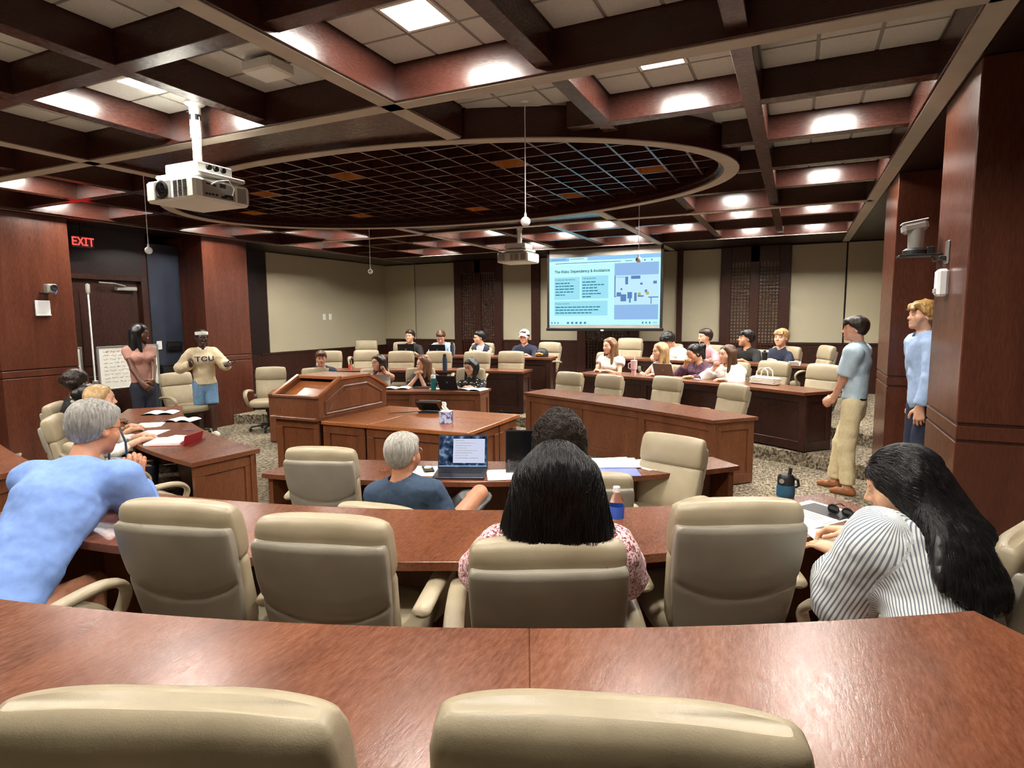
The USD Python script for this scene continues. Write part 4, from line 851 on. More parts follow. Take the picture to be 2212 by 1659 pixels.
def make_hair(p, hair, T, E, C, H, hc, hs, near, nb, ax, u, rs, TP):
    r2_ = rs
    st = hair['style']; m = hair['m']; vol = hair.get('vol', 0.0); g = lambda P: (P - hc) @ H / hs; HP = []
    wig = hair.get('amp', .004); fr = hair.get('fr', (70, 70, 14))
    v = vol
    HP.append(E((0, -.02, .045), (.081+v, .099+v, .081+v), .01))
    fz = hair.get('line', .062)     # hairline height over the eyes
    if st == 'short':
        HP.append(E((0, -.05, .0), (.072+v*.5, .056+v*.8, .075), .03))
        HP.append(E((0, .045, .078), (.058, .042, .026+v*.7), .03))
        ns = lambda P: .014*(meshkit.fbm(g(P)*45 + 7, 2, 4) - .5)
        def low(P):
            q = g(P); lim = np.interp(q[..., 1], [-.14, -.09, -.03, .0, .03, .06], [-.085, -.078, -.045, .012, .018, .05])
            return (lim - q[..., 2])*.7 + ns(P)
        HP.append(cutp(low, .004))
        HP.append(E((0, .125, fz - .12), (.074, .09, .113), .010, 'sub'))
        if hair.get('fringe'): HP += [C((x, .085, .078), (x*1.15 + .006*math.sin(40*x), .1, .05), .02, .010, .02) for x in (-.048, -.025, -.004, .018, .04)]
    else:
        ln = hair.get('len', .25); w = hair.get('w', .055)
        HP.append(E((0, -.03, 0), (.08+v, .075+v, .08), .03))
        HP.append(E((0, .118, fz - .135), (.064, .085, .128), .014, 'sub'))
        if hair.get('part', True): HP.append(C((0, .06, .135+v), (0, -.04, .14+v), .008, .006, .012, 'sub'))
        dn = H.T @ np.array([0, 0, -1.0]) * .75 + np.array([0, 0, -.25]) ; back = hair.get('back', .02)
        if st in ('long', 'curlylong'):
            for x in (-.06, -.03, 0, .03, .06):
                a = np.array([x, -.05, .02]); b = a + dn*ln*hair.get('c', 1) + np.array([x*hair.get('flare', .4), -back, 0]); HP.append(C(a, b, w*.95+v*.5, w*hair.get('tip', .6), .03))
            if hair.get('front', True):
                for s_ in (-1, 1):
                    a = np.array([s_*.07, .0, .02]); b = a + dn*ln*hair.get('fl', .85) + np.array([s_*.012, hair.get('fy', .03), 0]); HP.append(C(a, b, .026+v*.5, .02, .025)); HP.append(C((s_*.045, .045, .075), a, .022, .026, .03))
            if 'drape' in hair:
                for x in np.linspace(-hair.get('dw', .1), hair.get('dw', .1), 8):
                    pts_ = [T((x*.55, -.085, .0))]
                    Lx = hair['drape']*(1 - .25*abs(x)/.1)
                    for k in range(6):
                        q = nb + r2_*x*(1 + .25*k/5) - u*(.0 + Lx*k/5) - ax*.4
                        for _ in range(30): q = q + ax*np.maximum(sd(TP, q[None])[0] - .016, 0)*.85
                        pts_.append(q)
                    for a_, b_, ra, rb in zip(pts_[:-1], pts_[1:], (.04, .032, .028, .025, .022, .018), (.032, .028, .025, .022, .018, .008)): HP.append(cone(a_, b_, ra, rb, .025))
        elif st == 'pony':
            HP += [C((0, -.10, .03), (0, -.15, .03), .024, .04, .02), C((0, -.15, .03), np.array([.0, -.16, .03]) + dn*ln, .042, .024, .03)]
        elif st == 'bun':
            HP.append(E((0, -.115, .03), (.05, .045, .05), .02)); HP.append(cutp(lambda P: -g(P)[..., 2] - .075, .006))
    if wig: HP.append(disp(lambda P: wig * 2 * (meshkit.fbm(g(P)*np.array(fr) + 31, 3, hair.get('seed', 1)) - .5)))
    obj('hair', field_mesh(HP, (.006 if near else .008)), m, p, smooth=True)
    if hair.get('strands'):
        n = hair['strands']; r = np.random.default_rng(3); stepn = hair.get('steps', 18); sl = hair.get('step', .016); crimp = hair.get('crimp', 0)
        q = r.normal(size=(n*3, 3)); q /= np.linalg.norm(q, axis=1, keepdims=True); q = q[(q[:, 2] > hair.get('z0', -.2))][:n]
        P = hc + (np.array([0, -.02, .045]) + q*np.array([.085+v, .105+v, .085+v])) @ H.T * hs
        def sdf(P): return sd(HP, P)
        def grad(P):
            e = .004; return np.stack([sdf(P + e*np.eye(3)[i]) - sdf(P - e*np.eye(3)[i]) for i in range(3)], -1) / (2*e)
        keep = np.abs(sdf(P)) < .05; P = P[keep]; off = r.uniform(.0, hair.get('lift', .006), len(P)); pts = []; jit = r.normal(size=(len(P), 3))*hair.get('jit', .12)
        flow = H @ np.asarray(hair.get('flow', (0, -.35, -.3))); end = r.uniform(.55, 1.0, len(P))
        for k in range(stepn):
            G = grad(P); G /= np.linalg.norm(G, axis=1, keepdims=True) + 1e-9; P = P - G*(np.clip(sdf(P), -.05, .05) - off)[:, None]; pts.append(P.copy())
            fl = flow*(1 - k/stepn)**2 + np.array([0, 0, -1.0])*(.25 + k/stepn*1.3) + jit
            if crimp: fl = fl + crimp*np.stack([np.sin(k*1.9 + off*4000), np.cos(k*1.7 + off*3000), 0*off], -1)
            d = fl - G*(fl*G).sum(1, keepdims=True)*.9; d /= np.linalg.norm(d, axis=1, keepdims=True) + 1e-9; P = P + d*sl
        A = np.stack(pts, 1); c = UsdGeom.BasisCurves.Define(stage, numbered(str(p.GetPath()), 'hair_strands')); c.CreateTypeAttr('linear')
        cnts = np.maximum(3, (end*stepn).astype(int)); allp = np.vstack([A[i, :c_] for i, c_ in enumerate(cnts)])
        c.CreateCurveVertexCountsAttr(Vt.IntArray.FromNumpy(cnts.astype(np.int32))); c.CreatePointsAttr(Vt.Vec3fArray.FromNumpy(allp.astype(np.float32)))
        wd = np.concatenate([np.linspace(1, .35, c_) for c_ in cnts]) * hair.get('sw', .0022); c.CreateWidthsAttr(Vt.FloatArray.FromNumpy(wd.astype(np.float32))); c.SetWidthsInterpolation('vertex')
        UsdShade.MaterialBindingAPI.Apply(c.GetPrim()).Bind(MATS[hair.get('sm', m)]); tag(c, kind='stuff')
# ---- things worn
def glasses(m='black_metal', tint=None):
    def fn(p, T, H, hs, hc):
        b = MB()
        for s_ in (-1, 1):
            t = np.linspace(0, 2*np.pi, 20); b.tube([T((s_*.032 + .022*math.cos(x), .103, .003 + .018*math.sin(x))) for x in t], .0016*hs, 6, cap=False)
            b.tube([T((s_*.054, .102, .01)), T((s_*.078, .04, .008)), T((s_*.08, -.02, .002))], .0016*hs, 6)
        b.tube([T((-.01, .105, .006)), T((0, .108, .008)), T((.01, .105, .006))], .0016*hs, 6); obj('glasses', b, m, p, smooth=True)
    return fn
def headband(m):
    def fn(p, T, H, hs, hc):
        t = np.linspace(0, 2*np.pi, 41)[:-1]; rows = []
        for r, z in ((1.0, .045), (1.035, .05), (1.03, .088), (.985, .094)): rows.append(np.array([T((.084*r*math.cos(x), -.012 + .105*r*math.sin(x), z + .004*math.sin(x))) for x in t]))
        n = 40; v = np.vstack(rows); f = [[k*n+i, k*n+(i+1) % n, (k+1)*n+(i+1) % n, (k+1)*n+i] for k in range(3) for i in range(n)]
        obj('headband', MB().add(v, f), m, p, smooth=40)
    return fn
def cap(m):
    def fn(p, T, H, hs, hc):
        P = [ell(T((0, -.012, .055)), np.array([.088, .105, .085])*hs, .01, H), cutp(lambda Q: -((Q-hc) @ H / hs)[..., 2] + .04, .004)]
        obj('cap_crown', field_mesh(P, .006), m, p, smooth=True)
        obj('cap_brim', MB().sheet(lambda u, w: np.array([T((x, y, z)) for x, y, z in zip((u-.5)*.15, .07 + (.075*w)*(1 - (2*u-1)**2*.6), .05 - .02*w - .03*(2*u-1)**2)]), 13, 7, .004), m, p, smooth=30)
        obj('cap_badge', MB().ball(T((0, .095, .095)), np.array([.012, .004, .012])*hs, H), 'navy_print', p)
    return fn
# ------------------------------------------------------------------ the people
UPV = (0, 0, 1)
def unit(deg): return np.array([math.cos(math.radians(deg)), math.sin(math.radians(deg)), 0])
def seat(head, face, tier, lean=.1, z=.5): return (head[0] - lean*math.cos(math.radians(face)), head[1] - lean*math.sin(math.radians(face)), tier + z)
def onDesk(head, face, top, reach=.3, sep=.13, pose=RELAX, turn=40, up=.03):
    f = unit(face); r = unit(face - 90); h = np.array(head, float); out = []
    for s in (-1, 1): w = h*np.array([1, 1, 0]) + f*reach + r*s*sep + np.array([0, 0, top + up]); out.append((w, unit(face + s*turn), UPV, pose))
    return out
def atChin(head, face, s, out=.07, dz=-.17, fwd=.10, pose=CLASP):
    f = unit(face); r = unit(face - 90); h = np.array(head, float); w = h + f*fwd + r*s*out + np.array([0, 0, dz]); return (w, np.array([0, 0, 1.0]) - r*s*.35 + f*.1, r*s*.8 - f*.4, pose)
def sit(label, head, face, tier, skin, hair, top, bottom=None, lean=.1, hands=None, z=.5, base=None, **kw):
    pel = seat(head, face, tier, lean, z); top_ = dict(top)
    L, R = hands if hands else onDesk(head, face, tier + .74)
    return person(label, base or (pel[0], pel[1], tier), face, pel, head, skin, hair, top_, bottom or {'m': 'denim_dark'}, L, R, **kw)

# --- near, seen from behind
hd = (-2.97, 1.72, 1.335); fc = 112
person('grey haired man in a blue pullover with hands clasped at his chin', (-2.74, 1.1, T1), fc, (-2.74, 1.12, .69), hd, 'skin_old',
    dict(style='short', m='hair_grey', vol=.004, amp=.003, strands=2600, steps=9, step=.012, sw=.0016, jit=.25, z0=-.5, flow=(.5, -.5, -.25), lift=.004),
    dict(m='blue_knit', n='pullover', sleeve=1.9, o=.022, ao=.012, cuff=.010, amp=.016, fr=(7, 7, 9), hem=-.10, neck=.07), {'m': 'navy_cloth', 'o': .02},
    L=((-3.0, 1.90, 1.045), (.25, .12, 1), (-.6, .5, .3), CLASP), R=((-2.93, 1.87, 1.05), (-.1, .1, 1), (.62, -.6, .2), CLASP), hy=-12, hp=10, bulk=1.14, near=True, tw=0, hs=1.06,
    elb={-1: (-.5, .2, -1), 1: (.45, .1, -1)}, brow='hair_grey', extras=[glasses('gold')], sw=.19)
hd = (-2.085, 2.93, 1.035); fc = 96
person('white haired man in a navy polo shirt at the front desk', (-2.0, 3.02, 0), fc, (-2.04, 3.05, .43), hd, 'skin_old',
    dict(style='short', m='hair_white', vol=.003, amp=.003, strands=2400, steps=9, step=.012, sw=.0017, jit=.22, z0=-.5, flow=(.25, -.5, -.4), lift=.004),
    dict(m='navy_polo', n='polo_shirt', sleeve=.8, o=.016, amp=.010, collar='navy_polo', hem=-.05), {'m': 'grey_trouser', 'o': .022},
    L=((-2.3, 3.3, .62), (.4, 1, .1), UPV, RELAX), R=((-1.88, 3.22, .50), (-.4, .9, 0), UPV, RELAX), hy=-8, near=True, hs=1.06, sw=.185, brow='hair_white', extras=[glasses('chrome')], bulk=1.05,
    knees={1: ((-1.83, 3.40, .70), (-2.15, 3.62, .5))})
hd = (-1.215, 3.24, 1.15); fc = 108
d = onDesk(hd, fc, .74, .36, .17)
person('woman with long curly dark hair and a black and white top', (-1.12, 3.05, 0), fc, (-1.15, 3.06, .5), hd, 'skin_brown',
    dict(style='curlylong', m='hair_dark', vol=.03, amp=.014, fr=(26, 26, 26), len=.24, w=.062, tip=.8, flare=.7, line=.05, part=False, strands=2600, steps=16, step=.014, sw=.0035, jit=.5, crimp=1.1, lift=.018, z0=-.9),
    dict(m='geo_mono', n='blouse', sleeve=1.9, o=.016, amp=.01, hem=-.05), {'m': 'black_cloth'}, L=d[0], R=d[1], near=True, fem=True, hp=8)
hd = (-.675, 1.77, 1.305); fc = 114; d = onDesk(hd, fc, .91, .42, .2)
person('woman with straight black hair in a pink floral blouse', (-.72, 1.86, T1), fc, (-.74, 1.88, .68), hd, 'skin_asian',
    dict(style='long', m='hair_black', vol=.014, amp=.004, len=.24, w=.068, tip=1.1, flare=1.0, back=-.01, line=.05, strands=4200, steps=20, step=.016, sw=.0018, jit=.10, lift=.008, flow=(0, -.5, -.1), z0=-.9),
    dict(m='floral_pink', n='blouse', sleeve=1.6, o=.024, ao=.03, cuff=.02, amp=.016, hem=-.08), {'m': 'denim_dark'}, L=d[0], R=d[1], near=True, fem=True, hp=6, bulk=1.08)
hd = (.335, 2.33, 1.27); fc = 120
person('woman with long black hair in a striped shirt reading a page', (.44, 1.98, T1), fc, (.46, 1.98, .69), hd, 'skin_asian',
    dict(style='long', m='hair_black', vol=.008, amp=.003, len=.14, w=.05, tip=.9, flare=.4, back=.03, line=.06, front=False, drape=.27, dw=.085, strands=4600, steps=30, step=.0175, sw=.0018, jit=.08, lift=.007, flow=(0, -.6, -.05), z0=-.9),
    dict(m='stripe_shirt', n='striped_shirt', sleeve=1.55, o=.030, ao=.034, cuff=.034, amp=.016, fr=(8, 8, 10), hem=-.14, limbuv=True, neck=.06, collar='white_cloth'), {'m': 'black_cloth', 'o': .02},
    L=((.175, 2.50, .955), (-.75, .9, -.02), UPV, dict(curl=(12, 18, 10), spread=5)), R=((.235, 2.74, .965), (-1, .25, -.1), (.1, .3, 1), dict(curl=(35, 40, 20), spread=3)), hy=48, hp=16, near=True, fem=True, bulk=1.12, sw=.165,
    elb={-1: (-.2, -.5, -.9), 1: (.9, .0, -.6)})
# --- left desk
hd = (-5.58, 3.3, 1.14); sit('blonde woman seated at the left desk, seen from behind', hd, 50, 0, 'skin_fair', dict(style='long', m='hair_blond', len=.3, w=.06, tip=.9, back=-.01, amp=.005, line=.055), dict(m='white_cloth', n='blouse', sleeve=1.5), fem=True, hs=1.08)
hd = (-6.15, 3.56, 1.10); pclip = sit('dark haired woman with a flower hair clip at the left desk', hd, 55, 0, 'skin_tan', dict(style='bun', m='hair_black', amp=.003), dict(m='black_cloth', n='blouse', sleeve=1.5), fem=True, hs=1.06,
    extras=[lambda p, T, H, hs, hc: obj('hair_clip', MB().ball(T((-.03, -.13, .0)), .022).ball(T((.0, -.145, -.03)), .02).ball(T((-.04, -.13, -.035)), .018).ball(T((.01, -.15, .01)), .016), 'cream_trim', p, smooth=True)])
hd = (-6.72, 3.76, 1.2); sit('woman with puffy dark hair in black beyond the hair clip', hd, 55, 0, 'skin_brown', dict(style='bun', m='hair_dark', vol=.022, amp=.014, fr=(30, 30, 30)), dict(m='black_cloth', n='blouse', sleeve=1.5), fem=True)
# --- standing
b = np.array([-8.08, 5.36, 0]); r = np.array([.906, .423, 0]); tc = -np.array([-.83, .55, 0])
person('standing woman in a dusty pink shirt with long black hair', b, -14, (b[0], b[1], .93), (b[0]-.02, b[1]+.02, 1.655), 'skin_brown',
    dict(style='long', m='hair_black', vol=.014, amp=.006, len=.26, w=.062, tip=.9, line=.05, fl=1.0), dict(m='pink_knit', n='tee_shirt', sleeve=.45, o=.008, hem=.06, amp=.004, neck=.075), {'m': 'denim_dark', 'n': 'jeans', 'rise': .10, 'o': .010},
    L=(b + r*.13 + tc*.26 + np.array([0, 0, .87]), tc*.4 - r*.6 - np.array([0, 0, .5]), tc + r*.3, RELAX), R=(b + r*.02 + tc*.28 + np.array([0, 0, .90]), r*.7 - np.array([0, 0, .6]), tc - r*.2, RELAX), hy=46, fem=True, stand=(b + r*.1, b - r*.08), shoe='shoe_dark')
b = np.array([-8.45, 6.6, 0]); tc = nrm(np.array([.79, -.61, 0]))
PT = person('speaker in a cream sweatshirt, denim shorts and white headband', b, -30, (b[0], b[1], .84), (b[0]+.02, b[1]-.02, 1.545), 'skin_dark',
    dict(style='bun', m='hair_black', amp=.005, vol=.006), dict(m='cream_knit', n='sweatshirt', sleeve=1.93, o=.026, ao=.022, cuff=.014, hem=-.02, amp=.012, collar='white_cloth', gap=20), {'m': 'denim_light', 'n': 'denim_shorts', 'len': .86, 'o': .024, 'rise': .06},
    L=(b + r*.34 + tc*.16 + np.array([0, 0, 1.13]), r*.9 + np.array([0, 0, .15]) + tc*.3, -tc*.7 - np.array([0, 0, .6]), OPEN), R=(b - r*.20 + tc*.24 + np.array([0, 0, 1.13]), -r*.2 + np.array([0, 0, .7]) + tc*.4, -r*.6 + tc*.5, FIST), fem=True, hs=1.08, bulk=1.02, stand=(b + r*.11 + tc*.03, b - r*.11, tc + r*.5, tc - r*.2), shoe='shoe_white', extras=[headband('white_cloth'), glasses('black_metal')])
b = np.array([.56, 7.02, 0]); lf = np.array([-.95, .3, 0])
person('standing man in a pale polo shirt and tan trousers', b, 163, (b[0], b[1], .93), (b[0]-.03, b[1]+.01, 1.69), 'skin_pink',
    dict(style='short', m='hair_dark', vol=.012, amp=.006, fr=(40, 40, 20), fringe=True), dict(m='sky_polo', n='polo_shirt', sleeve=.82, o=.02, ao=.018, hem=.055, collar='sky_polo', amp=.009), {'m': 'tan_chino', 'n': 'chinos', 'o': .026, 'belt': 'belt_brown', 'amp': .012, 'len': 1.93, 'rise': .075},
    L=(b + lf*.28 + np.array([.05, -.07, .90]), (-.8, .5, -.5), (-.3, -.9, .3), CLASP), R=(b + lf*.30 + np.array([.07, .05, .92]), (-.8, -.5, -.5), (-.3, .9, .3), CLASP), hy=14, stand=(b + unit(163)*0 + np.array([-.03, -.10, 0]), b + np.array([-.14, .17, 0]), lf, lf), shoe='shoe_tan', near=False, brow='hair_dark')
b = np.array([1.0, 6.2, T1])
person('blond curly haired man half hidden behind the right column', b, 195, (b[0]+.02, b[1], T1 + .94), (b[0]-.035, b[1]-.01, 1.82), 'skin_fair',
    dict(style='short', m='hair_curlyblond', vol=.016, amp=.012, fr=(34, 34, 34), fringe=True), dict(m='blue_shirt', n='shirt', sleeve=1.9, o=.022, hem=-.10, collar='blue_shirt', amp=.012), {'m': 'navy_cloth', 'o': .02},
    L=(b + np.array([-.06, -.22, .80]), (0, 0, -1), (-.3, -1, 0), RELAX), R=(b + np.array([0, .24, .80]), (0, 0, -1), (0, 1, 0), RELAX), hy=0, hp=-4, stand=(b + np.array([0, -.1, 0]), b + np.array([0, .1, 0])), brow='hair_lightbrown')
# --- first row at left, behind the lectern
hd = (-7.38, 8.05, 1.15); sit('young man in a navy blazer and white shirt', hd, -55, 0, 'skin_pink', dict(style='short', m='hair_brown', vol=.010, amp=.006, fr=(40, 40, 20), fringe=True), dict(m='navy_cloth', n='blazer', sleeve=1.9, o=.026, open=1, under='white_cloth', neck=.07, collar='white_cloth', amp=.006), hy=8, hs=1.08)
hd = (-6.22, 8.12, 1.10); fc = -62; d = onDesk(hd, fc, .74, .3, .15)
sit('dark haired woman in a brown tank top resting her cheek on her hand', hd, fc, 0, 'skin_pink', dict(style='long', m='hair_dark', len=.3, w=.045, tip=.7, vol=.004, fl=.5, amp=.005), dict(m='maroon', n='tank_top', sleeve=0, scoop=.13, amp=.004), fem=True, hs=1.12, hy=-48, hr=14, hands=(atChin(hd, fc, -1, .11, -.14, .07, FIST), d[1]))
hd = (-5.48, 8.33, 1.09); fc = -68
sit('woman in a dotted black blouse with both hands at her chin', hd, fc, 0, 'skin_fair', dict(style='long', m='hair_lightbrown', len=.34, w=.048, tip=.7, vol=.004, fl=.6, amp=.006), dict(m='dots_gold', n='blouse', sleeve=.75, o=.02, ao=.02, amp=.01), fem=True, hs=1.12, hy=-58, lean=.16, hands=(atChin(hd, fc, -1, -.03, -.21, .13), atChin(hd, fc, 1, .09, -.2, .11)))
hd = (-4.68, 8.46, 1.05); fc = -88
sit('dark haired woman in a black dotted blouse behind a laptop', hd, fc, 0, 'skin_tan', dict(style='long', m='hair_black', len=.27, w=.05, tip=.8, vol=.006, amp=.004), dict(m='dots_white', n='blouse', sleeve=1.8, o=.018, amp=.01), fem=True, hs=1.08, hp=10, hy=-10)
# --- back row at left
hd = (-7.45, 10.82, 1.44); sit('young man in a black shirt in the back row at left', hd, -65, T2, 'skin_fair', dict(style='short', m='hair_dark', vol=.010, amp=.006), dict(m='black_cloth', n='shirt', sleeve=.85, collar='black_cloth'), hs=1.12, hy=-14, hp=-4, z=.5)
hd = (-6.72, 10.88, 1.425); sit('man in a pale blue polo looking down in the back row', hd, -70, T2, 'skin_pink', dict(style='short', m='hair_brown', vol=.006, amp=.005), dict(m='oxford_blue', n='polo_shirt', sleeve=.8, collar='oxford_blue', gap=22), hs=1.12, hp=28, lean=.2, brow='hair_brown')
hd = (-5.85, 10.95, 1.425); fc = -78; sit('man in glasses and a dark vest turned to his right', hd, fc, T2, 'skin_fair', dict(style='short', m='hair_black', vol=.010, amp=.004), dict(m='vest_navy', n='vest', sleeve=0, o=.024, collar='lavender_shirt', amp=.004, open=1, under='lavender_shirt'), hs=1.1, hy=-55, hands=onDesk(hd, fc, 1.08, .2, .06, CLASP, 60, .08), extras=[glasses()])
hd = (-4.88, 11.02, 1.44); sit('man in a white baseball cap and navy shirt', hd, -84, T2, 'skin_pink', dict(style='short', m='hair_black', vol=.004), dict(m='navy_cloth', n='shirt', sleeve=.8, collar='navy_cloth'), hs=1.14, bulk=1.08, extras=[cap('white_cloth')])
# --- rows at right
hd = (-2.86, 10.02, 1.335); sit('woman in a white ruffled blouse, hands on the desk', hd, -100, T1, 'skin_fair', dict(style='long', m='hair_lightbrown', len=.3, w=.05, tip=.7, vol=.004, fl=.95, amp=.005), dict(m='white_cloth', n='blouse', sleeve=.32, o=.016, ao=.03, amp=.008), fem=True, hs=1.14, hy=-22, hands=onDesk(hd, -100, .91, .28, .1, RELAX, 75))
hd = (-1.95, 9.72, 1.275); sit('blonde woman in a pale blue sleeveless top beside a pink tumbler', hd, -112, T1, 'skin_fair', dict(style='long', m='hair_blond', len=.24, w=.05, tip=.8, vol=.006, fl=.95, amp=.005), dict(m='pale_blue', n='top', sleeve=0, scoop=.11, amp=.004), fem=True, hs=1.14, hy=-32)
hd = (-1.40, 9.52, 1.27); fc = -115; d = onDesk(hd, fc, .91, .3, .14); sit('woman with a dark ponytail in a plum print blouse looking down', hd, fc, T1, 'skin_tan', dict(style='pony', m='hair_black', len=.16, amp=.003), dict(m='floral_plum', n='blouse', sleeve=1.8, o=.02, ao=.014, amp=.012), fem=True, hs=1.12, hy=-24, hp=22, lean=.16, hands=(d[0], atChin(hd, fc, 1, .06, -.17, .12, FIST)))
hd = (-.90, 9.3, 1.275); fc = -120; sit('young woman with brown hair in a loose white top', hd, fc, T1, 'skin_fair', dict(style='long', m='hair_brown', len=.26, w=.045, tip=.7, vol=.002, fl=.95, amp=.004), dict(m='white_cloth', n='top', sleeve=1.75, o=.026, ao=.03, cuff=.024, amp=.016), fem=True, hs=1.12, hy=-22, hands=(onDesk(hd, fc, .91, .3, .16)[0], atChin(hd, fc, 1, .12, -.2, .12, FIST)))
hd = (-2.07, 10.98, 1.39); sit('man with curly black hair in a white shirt bending forward', hd, -108, T2, 'skin_tan', dict(style='short', m='hair_black', vol=.022, amp=.014, fr=(36, 36, 36)), dict(m='white_cloth', n='shirt', sleeve=1.85, o=.02, collar='white_cloth', gap=24, amp=.012), hs=1.12, hy=-40, hp=40, lean=.16)
hd = (-1.44, 11.0, 1.465); sit('bearded man in a pink shirt in the back row', hd, -112, T2, 'skin_fair', dict(style='short', m='hair_dark', vol=.008, amp=.004), dict(m='pink_shirt', n='shirt', sleeve=1.0, o=.02, collar='pink_shirt', amp=.008), hs=1.14, hy=-28, brow='hair_dark',
    extras=[lambda p, T, H, hs, hc: obj('beard', field_mesh([ell(T((0, .052, -.078)), np.array([.05, .043, .046])*hs, .01, H), ell(T((0, .1, -.066)), np.array([.022, .02, .007])*hs, .004, H, 'sub'), ell(T((0, .07, -.02)), np.array([.05, .06, .034])*hs, .01, H, 'sub')], .006), 'hair_dark', p, smooth=True)])
hd = (-.76, 10.82, 1.45); sit('black haired young man in a black polo facing left', hd, -118, T2, 'skin_tan', dict(style='short', m='hair_black', vol=.014, amp=.008, fringe=True), dict(m='black_cloth', n='polo_shirt', sleeve=.8, collar='black_cloth', gap=22), hs=1.14, hy=-38, hp=-4)
hd = (-.22, 10.62, 1.47); sit('blond young man in a navy button shirt, arms folded', hd, -122, T2, 'skin_fair', dict(style='short', m='hair_blond', vol=.010, amp=.007, fringe=True), dict(m='navy_cloth', n='shirt', sleeve=1.3, o=.02, collar='navy_cloth', amp=.01), hs=1.16, hy=6, hp=-4, bulk=1.06, hands=onDesk(hd, -122, 1.08, .26, .02, RELAX, 80, .05), brow='hair_lightbrown')
# ------------------------------------------------------------------ fixtures
S_ = 1.0 / 2 ** EXPOSURE
plain('teal', (22, 112, 112), .4); plain('steel_blue', (44, 54, 76), .35); plain('pink_plastic', (226, 180, 184), .4); plain('red_folder', (150, 26, 34), .5); plain('purple_pen', (110, 50, 96), .4)
plain('laptop_grey', (84, 82, 86), .35, metallic=.6); plain('laptop_dark', (44, 40, 46), .4, metallic=.4); plain('laptop_rose', (150, 118, 104), .4, metallic=.3); plain('key_black', (20, 20, 22), .5); plain('screen_off', (10, 11, 14), .12)
plain('alu', (170, 172, 170), .35, metallic=.8); plain('whiteboard', (226, 226, 218), .25); plain('ink_red', (196, 120, 116), .6); plain('ink_grey', (150, 150, 146), .6); plain('print_grey', (130, 128, 124), .8); plain('blue_cover', (112, 124, 196), .5); plain('canvas_white', (236, 228, 212), .8)
mat('clear', {'p': ('principled_bsdf', {'base_color': (.97, .98, .98), 'roughness': .04, 'transmission_weight': 1.0, 'ior': 1.2})})
plain('label_blue', (52, 92, 190), .4); plain('label_white', (232, 234, 236), .5); plain('red_drink', (220, 90, 74), .2); plain('bottle_blue', (36, 84, 110), .35)
noisy('bag_print', [(.45, (22, 22, 28)), (.55, (150, 150, 160))], 60, rough=.7, vec='texture_coordinate.object'); noisy('tissue_print', [(.4, (70, 74, 130)), (.5, (176, 186, 226)), (.6, (206, 210, 236))], 26, rough=.6, vec='texture_coordinate.object')
emit('exit_red', (255, 40, 36), 6 * S_); emit('blue_led', (60, 90, 255), 3 * S_)

